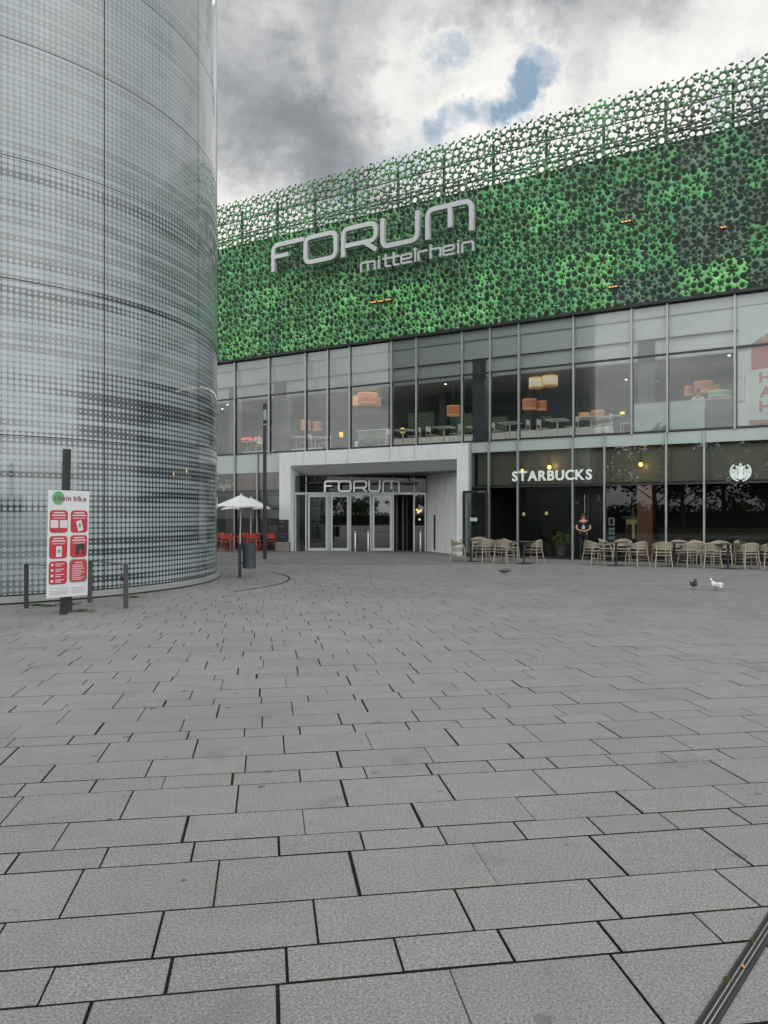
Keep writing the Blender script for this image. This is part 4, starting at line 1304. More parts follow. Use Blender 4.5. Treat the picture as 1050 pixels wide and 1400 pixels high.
pigeon(g1, R(180), 'dark pigeon crouching on open paving in front of the cafe tables', pd, pg, pd, 'peck')
pigeon(g2, R(262), 'dark grey pigeon beside a black and white one on the paving', pg, pd, pd)
pigeon(g3, R(128), 'black and white pigeon standing on the paving at right', pw, pw, pd)

# ------------------------------------------------------------------ cafe terrace
wick = None
def wicker_mat():
    m, nt, b = newmat('woven_cane')
    tc = nt.node('ShaderNodeTexCoord').outputs['Object']
    sep = nt.node('ShaderNodeSeparateXYZ'); nt.l.new(tc, sep.inputs[0])
    ang = nt.math('ARCTAN2', sep.outputs[1], sep.outputs[0])
    w1 = nt.math('SINE', nt.math('MULTIPLY', ang, 60.0)); w2 = nt.math('SINE', nt.math('MULTIPLY', sep.outputs[2], 260.0))
    wv = nt.math('MULTIPLY', w1, w2)
    nz = nt.noise(tc, 9, 4, 0.6)
    c = nt.mix(nt.mapr(wv, -0.6, 0.6), (0.15, 0.133, 0.098), (0.33, 0.30, 0.228))
    c = nt.vmath('SCALE', c, scale=nt.mapr(nz, 0.3, 0.7, 0.8, 1.2, False))
    nt.put(b.inputs['Base Color'], c); b.inputs['Roughness'].default_value = 0.55
    nt.put(b.inputs['Normal'], nt.bump(wv, 0.4, 0.004))
    return m
wick = wicker_mat()
cane = mat('cane_frame', (0.34, 0.305, 0.235), 0.45, var=0.15, vscale=8)

def make_chair():
    t = empty('cane_armchair')
    tag(t, 'x', 'chair', 'cane armchairs on the cafe terrace')
    # faces -y (the back is at +y)
    hw = 0.28
    def rim(a):      # a from -1 (left arm front) .. 1 (right arm front)
        th = a*R(128)
        x = math.sin(th)*hw*1.08; y = 0.02+math.cos(th)*0.255
        z = 0.65+0.115*(0.5+0.5*math.cos(min(abs(a)*1.15, 1)*PI))
        return Vector((x, y, z))
    pts = [rim(-1+2*k/24) for k in range(25)]
    MB().tube(pts, 0.017, 8).build('arm_rail', cane, t, True)
    low = []
    for k in range(25):
        p = pts[k]; a = abs(-1+2*k/24)
        low.append(Vector((p.x*0.93, p.y*0.93, 0.535+0.07*a**2)))
    b = MB(); n = len(pts)
    for k in range(n):
        b.v += [tuple(pts[k]), tuple(low[k]), tuple(low[k]*0.985+Vector((0,0,0.008))), tuple(Vector((pts[k].x*0.975, pts[k].y*0.975, pts[k].z)))]
    for k in range(n-1):
        for q in range(4): b.f.append((4*k+q, 4*k+(q+1) % 4, 4*k+4+(q+1) % 4, 4*k+4+q))
    b.build('backrest', wick, t, True)
    MB().tube(low, 0.011, 6).build('back_rail', cane, t, True)
    s = MB(); s.bbox(-0.25, 0.25, -0.235, 0.225, 0.425, 0.460, 0.014); s.build('seat', wick, t)
    for sx in (-1, 1):
        f = rim(sx*0.97)
        MB().tube([(f.x, f.y, f.z), (sx*0.245, -0.205, 0.44), (sx*0.275, -0.245, 0.0)], [0.016,0.017,0.014], 8).build('leg', cane, t, True)
        bk = rim(sx*0.32)
        MB().tube([(bk.x, bk.y, bk.z-0.02), (sx*0.205, 0.215, 0.44), (sx*0.255, 0.29, 0.0)], [0.014,0.017,0.014], 8).build('leg', cane, t, True)
        MB().tube([(sx*0.262, -0.225, 0.20), (sx*0.236, 0.255, 0.20)], 0.010, 6).build('stretcher', cane, t, True)
        MB().tube([(sx*0.215, -0.2, 0.36), (sx*0.20, 0.22, 0.36)], 0.010, 6).build('seat_rail', cane, t, True)
    MB().tube([(-0.235, -0.218, 0.36), (0.235, -0.218, 0.36)], 0.011, 6).build('seat_rail', cane, t, True)
    MB().tube([(-0.205, 0.222, 0.36), (0.205, 0.222, 0.36)], 0.011, 6).build('seat_rail', cane, t, True)
    MB().tube([(-0.225, 0.01, 0.20), (0.225, 0.01, 0.20)], 0.009, 6).build('stretcher', cane, t, True)
    return t

tabm = mat('table_black', (0.020, 0.021, 0.022), 0.35)
tabt = mat('table_top_dark', (0.050, 0.052, 0.054), 0.22)
def make_table():
    t = empty('cafe_table'); tag(t, 'x', 'table', 'dark cafe tables on the terrace')
    MB().lathe((0,0,0.715), [(0.36,0.0),(0.38,0.006),(0.38,0.022),(0.372,0.03)], 36).build('table_top', tabt, t, True)
    MB().lathe((0,0,0.0), [(0.035,0.03),(0.033,0.06),(0.033,0.69),(0.10,0.714)], 16).build('pedestal', tabm, t, True)
    b = MB()
    b.lathe((0,0,0), [(0.27,0.0),(0.27,0.012),(0.10,0.026),(0.034,0.032)], 28); b.build('base', tabm, t, True)
    return t

chair0 = make_chair(); table0 = make_table(); used = {'c': False, 't': False}
def put_chair(px, Y, rz, lab):
    x = (px-525)/1050*Y
    if not used['c']:
        used['c'] = True; chair0.location = (x, Y, 0.004); chair0.rotation_euler = (0,0,R(rz)); chair0['label'] = lab
    else: clone(chair0, (x, Y, 0.004), R(rz), lab)
def put_table(px, Y, lab):
    x = (px-525)/1050*Y
    if not used['t']:
        used['t'] = True; table0.location = (x, Y, 0.004); table0['label'] = lab
    else: clone(table0, (x, Y, 0.004), 0.0, lab)
# rz: direction the chair faces: 0 faces the camera, 180 shows its back
put_table(644, 26.3, 'dark cafe table at the far left end of the terrace, by the white portal')
put_table(716, 25.1, 'dark cafe table second from the left, in front of the open cafe side')
put_table(842.5, 24.2, 'dark cafe table just right of the doorway with the standing person')
put_table(922, 23.9, 'dark cafe table half hidden behind chair backs, left of the rightmost big table')
put_table(995.5, 22.8, 'dark cafe table at the right, below the round cafe emblem')
put_table(1068, 22.2, 'dark cafe table cut off by the right edge of the photo')
put_chair(627, 26.4, 82, 'cane armchair at the far left end, standing before the white portal wall')
put_chair(655, 28.4, -8, 'cane armchair behind the far left table, against the glass door')
put_chair(664, 26.0, 196, 'cane armchair right of the far left table, its back to the square')
put_chair(688, 25.6, 150, 'cane armchair between the two left tables, turned towards the right one')
put_chair(698, 26.9, 100, 'cane armchair half hidden behind the chair between the two left tables')
put_chair(729, 25.5, 232, 'cane armchair at the right side of the second table from the left')
put_chair(811.5, 24.7, 112, 'cane armchair just right of the doorway, left side of its table')
put_chair(830, 26.3, 62, 'cane armchair behind the table right of the doorway, partly hidden')
put_chair(851, 26.1, -28, 'cane armchair behind the table right of the doorway, near the brown column')
put_chair(871, 24.0, 205, 'cane armchair below the brown column, its woven back to the square')
put_chair(905, 23.7, 172, 'cane armchair left of the half hidden table, back to the square')
put_chair(930, 25.0, -6, 'cane armchair facing the square behind the half hidden table')
put_chair(943, 23.6, 190, 'cane armchair right of the half hidden table, back to the square')
put_chair(956, 24.7, 14, 'cane armchair in the back row between the two right tables')
put_chair(973, 23.1, 165, 'cane armchair at the left of the table below the emblem, back turned')
put_chair(986, 24.3, -12, 'cane armchair against the window behind the table below the emblem')
put_chair(1022, 22.7, 186, 'cane armchair right of the table below the emblem, back to the square')
put_chair(1018, 24.4, 20, 'cane armchair against the window under the round cafe emblem')
put_chair(1053, 22.5, 170, 'cane armchair cut by the right edge of the photo, back to the square')

# ------------------------------------------------------------------ red terrace, parasols
redm = mat('red_plastic', (0.42, 0.060, 0.050), 0.4, var=0.06)
def make_red():
    t = empty('red_chair'); tag(t, 'x', 'chair', 'red chairs of the left terrace')
    MB().bbox(-0.22, 0.22, -0.21, 0.21, 0.435, 0.46, 0.01).build('seat', redm, t)
    b = MB()
    for k in range(9):
        a = R(-50+100*k/8); x = 0.26*math.sin(a); y = -0.02+0.25*math.cos(a)
        b.v += [(x, y, 0.56), (x*1.04, y*1.08, 0.79), (x*0.98, y*1.0, 0.79), (x*0.95, y*0.93, 0.56)]
    for k in range(8):
        for q in range(4): b.f.append((4*k+q, 4*k+(q+1) % 4, 4*k+4+(q+1) % 4, 4*k+4+q))
    b.f += [(0,3,2,1), (32,33,34,35)]
    b.build('backrest', redm, t, True)
    for sx in (-1, 1):
        MB().tube([(sx*0.20,-0.19,0.44),(sx*0.23,-0.22,0.0)], [0.019,0.014], 8).build('leg', redm, t, True)
        MB().tube([(sx*0.19,0.17,0.60),(sx*0.19,0.18,0.44),(sx*0.22,0.25,0.0)], [0.016,0.019,0.014], 8).build('leg', redm, t, True)
        MB().tube([(sx*0.20,0.15,0.66),(sx*0.235,-0.05,0.65),(sx*0.20,-0.19,0.44)], 0.014, 8).build('armrest', redm, t, True)
    return t
red0 = make_red()
rs = [(300, 34.4, 12, 'red chair nearest the round tower on the left terrace'),
      (310.5, 33.4, 172, 'red chair left of the parasol pole, back to the square'),
      (323, 33.9, 95, 'red chair just left of the litter bin top, under the parasol'),
      (334, 34.7, 30, 'red chair right of the parasol pole, behind the litter bin'),
      (343, 33.6, 200, 'red chair between the litter bin and the lamp post'),
      (355, 34.2, 60, 'red chair directly left of the black lamp post'),
      (370.5, 33.8, 182, 'red chair right of the black lamp post, near the menu board')]
for i, (px, Y, rz, lab) in enumerate(rs):
    loc = ((px-525)/1050*Y, Y, 0.006)
    if i == 0: red0.location = loc; red0.rotation_euler = (0,0,R(rz)); red0['label'] = lab
    else: clone(red0, loc, R(rz), lab)
def make_bistro():
    t = empty('bistro_table'); tag(t, 'x', 'table', 'small red tables of the left terrace')
    MB().bbox(-0.32, 0.32, -0.32, 0.32, 0.70, 0.725, 0.008).build('table_top', mat('red_table', (0.30,0.06,0.05), 0.4), t)
    MB().lathe((0,0,0), [(0.22,0.0),(0.22,0.012),(0.03,0.03),(0.028,0.69)], 16).build('pedestal', tabm, t, True)
    return t
bt0 = make_bistro()
for i, (px, Y, lab) in enumerate(((312, 34.5, 'small red table at the left of the parasol pole'), (349, 34.6, 'small red table between the litter bin and the lamp post'))):
    loc = ((px-525)/1050*Y, Y, 0.006)
    if i == 0: bt0.location = loc; bt0['label'] = lab
    else: clone(bt0, loc, 0.2, lab)

canv = mat('parasol_canvas', (0.66, 0.68, 0.67), 0.8, var=0.04)
def make_parasol():
    t = empty('parasol'); tag(t, 'x', 'parasol', 'white parasols of the left terrace')
    b = MB(); h = 1.20
    n = 8
    cs = []
    for k in range(8):
        a = -PI/2+k*PI/4
        r = h if k % 2 == 0 else h*0.74
        z = 1.93 if k % 2 == 0 else 1.985
        cs.append((r*math.cos(a), r*math.sin(a), z))
    vs = [(0,0,2.46)]+cs
    b.add(vs, [(0, 1+k, 1+(k+1) % 8) for k in range(8)])
    vs2 = [(x,y,z) for x,y,z in cs]+[(x*0.995,y*0.995,z-0.05) for x,y,z in cs]
    b.add(vs2, [(k, k+8, (k+1) % 8+8, (k+1) % 8) for k in range(8)])
    b.build('canopy', canv, t)
    MB().tube([(0,0,0.05),(0,0,2.48)], 0.026, 10).build('pole', mat('parasol_pole', (0.6,0.6,0.58), 0.5), t, True)
    MB().lathe((0,0,2.455), [(0.03,0),(0.035,0.03),(0.012,0.07)], 10).build('finial', M['white2'], t, True)
    rb = MB()
    for x, y, z in cs: rb.tube([(0,0,2.40),(x*0.97,y*0.97,z-0.02)], 0.009, 5)
    rb.build('rib', mat('parasol_rib', (0.25,0.25,0.25), 0.5), t)
    MB().bbox(-0.28, 0.28, -0.28, 0.28, 0.0, 0.07, 0.012).build('base', mat('parasol_base', (0.13,0.13,0.125), 0.8), t)
    return t
par0 = make_parasol()
pY = 33.0
par0.location = ((328-525)/1050*pY, pY, 0.006); par0['label'] = 'nearer white parasol beside the round tower, above the red chairs'
p2_ = clone(par0, ((343-525)/1050*35.0, 35.0, 0.006), 0.0, 'farther white parasol half hidden behind the black lamp post'); p2_.scale = (1.14, 1.14, 0.965)
par0.rotation_euler = (0, R(1.2), 0)

# ------------------------------------------------------------------ street furniture
def street():
    blkp = mat('lamp_post_black', (0.016, 0.018, 0.021), 0.4)
    p = gp(362, 764.5)
    t = empty('lamp_post', (p.x, p.y, 0.005)); tag(t, 'tall slim black lamp post with a grey lens near its top, by the parasols', 'lamp post')
    MB().lathe((0,0,0), [(0.085,0.0),(0.085,0.012),(0.067,0.02),(0.066,4.80),(0.060,4.83)], 20).build('pole', blkp, t, True)
    MB().lathe((0,0,4.83), [(0.045,0.0),(0.076,0.02),(0.076,0.04),(0.05,0.06)], 20).build('collar', M['steel'], t, True)
    MB().lathe((0,0,4.89), [(0.055,0.0),(0.066,0.02),(0.066,0.13)], 20).build('lower_head', blkp, t, True)
    MB().lathe((0,0,5.02), [(0.062,0.0),(0.064,0.38)], 20).build('lens', mat('lamp_lens', (0.33,0.35,0.35), 0.2), t, True)
    MB().lathe((0,0,5.40), [(0.068,0.0),(0.068,0.16),(0.06,0.20),(0.02,0.23)], 20).build('cap', blkp, t, True)
    MB().box(-0.05, 0.05, -0.0685, -0.06, 0.5, 0.75).build('service_hatch', mat('hatch_black', (0.03,0.032,0.035), 0.5), t)
    # litter bin
    p = gp(328, 790)
    t = empty('litter_bin', (p.x, p.y, 0.003), R(4)); tag(t, 'slate blue cylindrical litter bin hung on a black post near the tower', 'litter bin')
    MB().bbox(-0.04, 0.04, -0.02, 0.02, 0.0, 0.87, 0.004).build('post', blkp, t)
    slate = mat('bin_slate', (0.036, 0.046, 0.058), 0.45)
    b = MB(); c = (0.235, 0.0, 0.24)
    b.lathe(c, [(0.155,0.0),(0.165,0.01),(0.165,0.60),(0.168,0.61),(0.168,0.635),(0.150,0.635),(0.148,0.50)], 30); b.build('drum', slate, t, True)
    MB().lathe((c[0],c[1],0.69), [(0.02,0.0),(0.147,0.0),(0.147,0.01),(0.02,0.01)], 24).build('liner', M['soffit'], t)
    k = MB(); k.box(0.045, 0.072, -0.02, 0.02, 0.35, 0.40); k.box(0.045, 0.072, -0.02, 0.02, 0.72, 0.77); k.build('bracket', blkp, t)
    MB().box(0.042, 0.052, -0.014, 0.014, 0.28, 0.66).build('lock_strip', M['steel'], t)
    # menu board on a stone block
    Y = 33.5
    x = (387-525)/1050*Y
    t = empty('stone_block', (x, Y, 0.006), R(-4)); tag(t, 'low rough stone block carrying the black menu board beside the portal', 'block')
    MB().bbox(-0.30, 0.30, -0.2, 0.2, 0.0, 0.41, 0.02).build('block', mat('rough_stone', (0.19,0.175,0.16), 0.9, var=0.25, vscale=5, bump=0.6, bscale=25), t)
    t2 = empty('menu_board', (x+0.0, Y-0.05, 0.416), R(-4)); tag(t2, 'black chalk menu board standing on the stone block left of the entrance', 'menu board')
    MB().bbox(-0.25, 0.25, -0.03, 0.03, 0.0, 0.98, 0.01).build('board', mat('chalkboard', (0.018,0.018,0.026), 0.6), t2)
    f = MB()
    for z, a, b_ in ((0.90,-0.16,0.10),(0.86,-0.14,0.02),(0.70,-0.15,0.08),(0.62,-0.12,0.06),(0.36,-0.15,0.16),(0.22,-0.1,0.1)): f.box(a, b_, -0.036, -0.0305, z, z+0.018)
    f.build('chalk_line', mat('chalk', (0.16,0.16,0.19), 0.9), t2)
    # guard posts in front of the doors
    g0 = None
    for px, lab in ((486.5, 'steel guard post left of the third pair of entrance doors'), (504, 'steel guard post in the middle of the entrance glass'),
                    (574.5, 'steel guard post right of the open entrance door'), (590, 'steel guard post nearest the white side wall of the entrance')):
        ww = Vector((WA.x, WA.y))+WD*t_of(px)+Vector((WD.y, -WD.x))*0.42
        if g0 is None:
            g0 = empty('guard_post', (ww.x, ww.y, 0.006)); tag(g0, lab, 'post', 'steel guard posts at the entrance doors')
            MB().lathe((0,0,0), [(0.075,0.0),(0.075,0.012),(0.045,0.018),(0.045,0.86),(0.03,0.885)], 18).build('tube', M['steel'], g0, True)
            MB().lathe((0,0,0.80), [(0.047,0),(0.047,0.03)], 18).build('band', M['dark_frame'], g0, True)
        else: clone(g0, (ww.x, ww.y, 0.006), 0.0, lab)
    # bicycle hoops
    pm = mat('hoop_anthracite', (0.045, 0.048, 0.056), 0.45)
    def hoop(a, b, lab, first):
        d = (b-a); L = d.length; rz = math.atan2(d.y, d.x)
        t = empty('bike_hoop', (a.x, a.y, 0), rz); tag(t, lab, 'bike stand', 'flat bar bike stands by the tower')
        for x in (0.0, L):
            M_ = MB().obox((x, 0, 0.382), (0.012, 0.085, 0.765)); M_.build('post', pm, t)
        MB().box(0.007, L-0.007, -0.040, 0.040, 0.752, 0.765).build('top_bar', pm, t)
        return t
    hoop(gp(36, 832), Vector((-5.16, 12.62, 0)), 'flat bar bike stand left of the rental sign, running behind it', True)
    h2 = hoop(gp(172, 832), gp(123, 824), 'flat bar bike stand right of the rental sign, in front of the tower', False)
    lk = empty('bike_lock', gp(170, 830)); lk.location.z = 0.0
    tag(lk, 'small dark lock left hanging on the right bike stand', 'lock')
    MB().ell((-0.03, -0.02, 0.50), (0.030, 0.014, 0.05), 10, 7).build('body', M['dark_frame'], lk, True)
    MB().ell((-0.035, -0.022, 0.42), (0.026, 0.012, 0.03), 10, 7).build('tag', mat('lock_tag', (0.35,0.26,0.24), 0.6), lk, True)
    MB().tube([(-0.05,-0.01,0.53),(-0.045,-0.01,0.60),(-0.02,-0.005,0.60),(-0.012,-0.01,0.54)], 0.006, 6).build('shackle', M['steel'], lk, True)
street()

def rental_sign():
    L_ = Vector(((62.6-525)/1050*12.0, 12.0)); R_ = Vector(((118.2-525)/1050*12.62, 12.62))
    ux = (R_-L_).normalized(); W = (R_-L_).length; c = (L_+R_)/2
    nf = Vector((ux.y, -ux.x))
    base = c-nf*0.075
    t = empty('rental_sign', (base.x, base.y, 0))
    rz = math.atan2(ux.y, ux.x)
    t.rotation_euler = (Matrix.Rotation(R(1.1), 3, 'Y') @ Matrix.Rotation(rz, 3, 'Z')).to_euler()
    tag(t, 'white rhein bike rental sign with six red tiles on a dark leaning post', 'sign')
    pm = mat('sign_post_anthracite', (0.020, 0.021, 0.024), 0.5)
    MB().bbox(-0.055, 0.055, -0.035, 0.035, 0.0, 2.66, 0.004).build('post', pm, t)
    z0, z1 = 0.29, 1.99
    H = z1-z0; hw = W/2
    wp = mat('sign_white', (0.60, 0.62, 0.64), 0.4, var=0.03)
    pn = MB().bbox(-hw, hw, -0.095, -0.073, z0, z1, 0.004).build('panel', wp, t)
    redt = mat('tile_red', (0.44, 0.032, 0.050), 0.45, var=0.05); grn = mat('tile_green', (0.10, 0.35, 0.16), 0.5)
    wt = mat('print_white', (0.62,0.58,0.60), 0.6, var=0.02); dk = mat('print_dark', (0.03,0.035,0.03), 0.6)
    def X(u): return -hw+u*W
    def Z(v): return z1-v*H
    def rrect(mb, u0, u1, v0, v1, r, y0, y1):
        x0, x1, za, zb = X(u0), X(u1), Z(v1), Z(v0); pts = []
        for cx, cz, a0 in ((x1-r, zb-r, 0), (x0+r, zb-r, 90), (x0+r, za+r, 180), (x1-r, za+r, 270)):
            for k in range(6):
                a = R(a0+18*k); pts.append((cx+r*math.cos(a), cz+r*math.sin(a)))
        n = len(pts)
        mb.add([(x, y0, z) for x, z in pts]+[(x, y1, z) for x, z in pts], [tuple(range(n-1, -1, -1))]+[(k, (k+1) % n, n+(k+1) % n, n+k) for k in range(n)])
    g = MB(); cx, cz, rr = X(0.225), Z(0.072), 0.108
    pts = [(cx+rr*math.cos(2*PI*k/40), cz+rr*math.sin(2*PI*k/40)) for k in range(40)]
    g.add([(x,-0.098,z) for x,z in pts]+[(x,-0.0955,z) for x,z in pts], [tuple(range(40))]+[(k,(k+1)%40,40+(k+1)%40,40+k) for k in range(40)])
    g.build('green_disc', grn, pn)
    # words
    dr = mat('print_dark_red', (0.22, 0.035, 0.06), 0.5)
    def word(s, u0, u1, v, h, m, y):
        items = [text_mesh(ch, h, 0.002, 0.012) for ch in s]
        tot = sum(w for _, w in items); x = X(u0); gap = (X(u1)-X(u0)-tot)/max(len(s)-1, 1)
        sc = 1.0
        if gap < 0.006: gap = 0.006; sc = (X(u1)-X(u0)-gap*(len(s)-1))/tot
        for me, w in items:
            me.materials.clear(); me.materials.append(m)
            o = bpy.data.objects.new('letter', me); link(o, pn); o.location = (x, y, Z(v)); o.scale = (sc, 1, 1); x += w*sc+gap
    word('rhein', 0.13, 0.53, 0.096, 0.088, dr, -0.1005)
    word('bike', 0.60, 0.91, 0.096, 0.088, dr, -0.1005)
    tiles = [(0.03,0.46,0.185,0.395), (0.535,0.955,0.185,0.395), (0.03,0.46,0.425,0.635), (0.535,0.955,0.42,0.63), (0.03,0.465,0.66,0.875), (0.54,0.955,0.655,0.86)]
    rnd = random.Random(9)
    for i, (u0, u1, v0, v1) in enumerate(tiles):
        if i == 5:
            b = MB(); rrect(b, u0-0.022, u1+0.022, v0-0.009, v1+0.009, 0.065, -0.0985, -0.0955); b.build('tile_border', grn, pn)
        b = MB(); rrect(b, u0, u1, v0, v1, 0.055, -0.1015, -0.0955); b.build('red_tile', redt, pn)
        ln = MB(); y0, y1 = -0.1045, -0.1018
        def bar(a, b_, v, h=0.010): ln.box(X(a), X(b_), y0, y1, Z(v+h), Z(v))
        if i < 4:
            c_ = (u0+u1)/2
            for v, hw_ in ((v0+0.018, 0.13), (v0+0.042, 0.17), (v0+0.070, 0.15)): bar(c_-hw_, c_+hw_, v, 0.011 if v < v0+0.06 else 0.006)
        elif i == 4:
            for k in range(4):
                v = v0+0.022+0.05*k
                bar(u0+0.15, u0+0.36, v, 0.007); bar(u0+0.15, u0+0.28, v+0.018, 0.007)
                rrect(ln, u0+0.04, u0+0.10, v, v+0.022, 0.010, y0, y1)
        else:
            bar(u0+0.12, u1-0.12, v0+0.02, 0.009)
            for k in range(9):
                v = v0+0.045+0.017*k; bar(u0+0.05, u1-0.05-0.12*rnd.random(), v, 0.006)
        ln.build('print', wt, pn)
        if i in (1, 2):
            ph = MB(); Mr = Matrix.Rotation(R(-16 if i == 1 else 0), 3, 'Y')
            c_ = Vector((X((u0+u1)/2+0.01), -0.1055, Z(v0+0.145)))
            ph.obox(c_, (0.10, 0.003, 0.17), Mr); ph.build('phone_icon', wt, pn)
            ph = MB(); ph.obox(c_+Vector((0,-0.003,0.005)), (0.045, 0.002, 0.06), Mr); ph.build('phone_screen_icon', grn, pn)
        if i == 0:
            for uu in (u0+0.105, u0+0.325):
                ph = MB(); rrect(ph, uu-0.09, uu+0.09, v0+0.092, v0+0.165, 0.012, -0.107, -0.1018); ph.build('code_frame', wt, pn)
        if i == 3:
            lkb = MB(); uc = (u0+u1)/2+0.03
            rrect(lkb, uc-0.10, uc+0.12, v0+0.085, v0+0.135, 0.02, -0.1065, -0.1018)
            rrect(lkb, uc-0.10, uc-0.03, v0+0.12, v0+0.185, 0.01, -0.1068, -0.1018); rrect(lkb, uc+0.06, uc+0.12, v0+0.12, v0+0.185, 0.01, -0.1068, -0.1018)
            lkb.build('lock_icon', dk, pn)
    ft = MB()
    for k, (a, b_, v) in enumerate(((0.05,0.5,0.91),(0.05,0.48,0.935),(0.05,0.50,0.95),(0.05,0.47,0.965),(0.60,0.93,0.915),(0.60,0.93,0.93),(0.60,0.92,0.945),(0.60,0.9,0.96))):
        ft.box(X(a), X(b_), -0.0975, -0.0955, Z(v+0.006), Z(v))
    ft.build('small_print', mat('print_faint', (0.40,0.33,0.38), 0.6), pn)
rental_sign()

# weeds at the foot of the sign
def weeds():
    m = mat('weed_green', (0.055, 0.085, 0.028), 0.8, var=0.3, vscale=8)
    spots = [(110, 836, 0.16, 'flat green weed tuft right of the rental sign post'), (66, 829, 0.12, 'small green weed left of the rental sign post at its foot'),
             (98, 827, 0.13, 'green weed growing behind the rental sign post'), (50, 828, 0.10, 'tiny weed beside the left bike stand'),
             (182, 817, 0.12, 'small weed at the tower foot right of the bike stand')]
    rnd = random.Random(4)
    for px, py, r, lab in spots:
        p = gp(px, py); b = MB()
        for i in range(110):
            a = rnd.uniform(0, 2*PI); q = r*abs(rnd.gauss(0, 0.5)); x, y = q*math.cos(a)*1.5, q*math.sin(a)
            h = rnd.uniform(0.01, 0.045); t = rnd.uniform(0, PI); w = rnd.uniform(0.006, 0.016)
            lx, ly = rnd.gauss(0, 0.03), rnd.gauss(0, 0.03)
            b.add([(x-w*math.cos(t), y-w*math.sin(t), 0.001), (x+w*math.cos(t), y+w*math.sin(t), 0.001), (x+lx+w*math.cos(t)*.6, y+ly, h*0.8), (x+lx, y+ly, h)], [(0,1,2,3)])
        o = b.build('weed', m); o.location = (p.x, p.y, 0)
        tag(o, lab, 'weed', 'weeds in the paving joints')
weeds()

# ------------------------------------------------------------------ upstairs food court
FZ = 4.41
def pendant(px, py0, py1, wpx, d, lab, m, topcol=None):
    """drum pendant lamp seen at a photo position, hung at depth d behind the glass"""
    s = s_of(px, d); p = wl(s, d)
    k = p.y/1050
    r = wpx/2*k*0.92; z1 = CAMH-(py0-704)*k; z0 = CAMH-(py1-704)*k
    zt = 7.22
    root = empty('pendant_lamp', (p.x, p.y, z0)); tag(root, lab, 'lamp', 'drum lamps hanging upstairs')
    h = max(z1-z0-0.04, 0.12)
    b = MB(); n = 28
    for i in range(n):
        a = 2*PI*i/n; ca, sa = math.cos(a), math.sin(a)
        b.v += [(r*ca, r*sa, 0), (r*ca, r*sa, h), (r*0.985*ca, r*0.985*sa, h), (r*0.985*ca, r*0.985*sa, 0)]
    for i in range(n):
        j = (i+1) % n
        for q in range(4): b.f.append((4*i+q, 4*j+q, 4*j+(q+1) % 4, 4*i+(q+1) % 4))
    b.build('shade', m[0], root, True)
    for z in (0.0, h):
        t = MB(); t.lathe((0,0,z-0.025), [(r*1.004,0),(r*1.012,0.012),(r*1.012,0.038),(r*1.004,0.05)], n); t.build('trim_ring', m[1], root, True)
    MB().cyl((0,0), r*0.97, r*0.97, 0.05, 0.06, n).build('diffuser', m[1], root)
    if z0+h+0.05 < zt: MB().tube([(0,0,h*0.5),(0,0,zt-z0)], 0.008, 6).build('cord', M['dark_frame'], root)
lo = mat('lamp_orange', (0.42, 0.14, 0.075), 0.7, var=0.08, emit=(0.75, 0.22, 0.10), estr=0.05)
lo2 = mat('lamp_amber', (0.5, 0.27, 0.12), 0.7, emit=(0.9, 0.45, 0.18), estr=0.12)
lw_ = mat('lamp_cream', (0.55, 0.50, 0.40), 0.7, emit=(0.7, 0.62, 0.48), estr=0.12)
lg_ = mat('lamp_green', (0.16, 0.42, 0.20), 0.7, emit=(0.2, 0.5, 0.25), estr=0.08)
OO = (lo, lo2); WW = (lw_, lo2); AA = (lo2, lo2); GG = (lg_, lw_)
pendant(418, 574, 587, 15, 3.2, 'orange drum lamp, left one of the pair at the far left upstairs', OO)
pendant(434, 576.5, 587.5, 14, 3.6, 'orange drum lamp, right one of the pair at the far left upstairs', OO)
pendant(503, 537.5, 552, 30, 2.2, 'large pale orange drum lamp high above the white portal', OO)
pendant(489, 541, 554, 15, 2.9, 'smaller amber lamp touching the left of the large one above the portal', AA)
pendant(515, 542.5, 554, 14, 3.1, 'smaller amber lamp touching the right of the large one above the portal', AA)
pendant(620, 554.5, 568, 20, 2.4, 'single orange drum lamp in front of the green striped wall', OO)
pendant(733, 516, 530, 21, 2.0, 'cream drum lamp, left of the high pair above the cafe sign', WW)
pendant(752, 513.5, 527.5, 23, 2.1, 'cream drum lamp, right of the high pair above the cafe sign', WW)
pendant(724, 545.5, 559, 21, 2.4, 'wide orange drum lamp in the low pair above the cafe sign', OO)
pendant(741, 548, 560, 14, 2.8, 'narrow orange drum lamp in the low pair above the cafe sign', OO)
pendant(799, 564, 573, 17, 2.6, 'amber drum lamp, left of the pair low over the white tables', AA)
pendant(817.5, 561, 572, 20, 2.2, 'orange drum lamp, right of the pair low over the white tables', OO)
pendant(962.5, 521.5, 536, 27, 1.9, 'large orange drum lamp above the person in the white shirt', OO)
pendant(942, 528, 540, 13, 2.6, 'small orange lamp left of the large one by the white shirt', OO)
pendant(979, 526, 536, 12, 2.7, 'small orange lamp right of the large one by the white shirt', OO)
pendant(984, 534, 542.5, 32, 1.5, 'flat green drum lamp next to the poster upstairs', GG)
yl = glow('yellow_lamp', (0.85, 0.55, 0.10), 0.75)
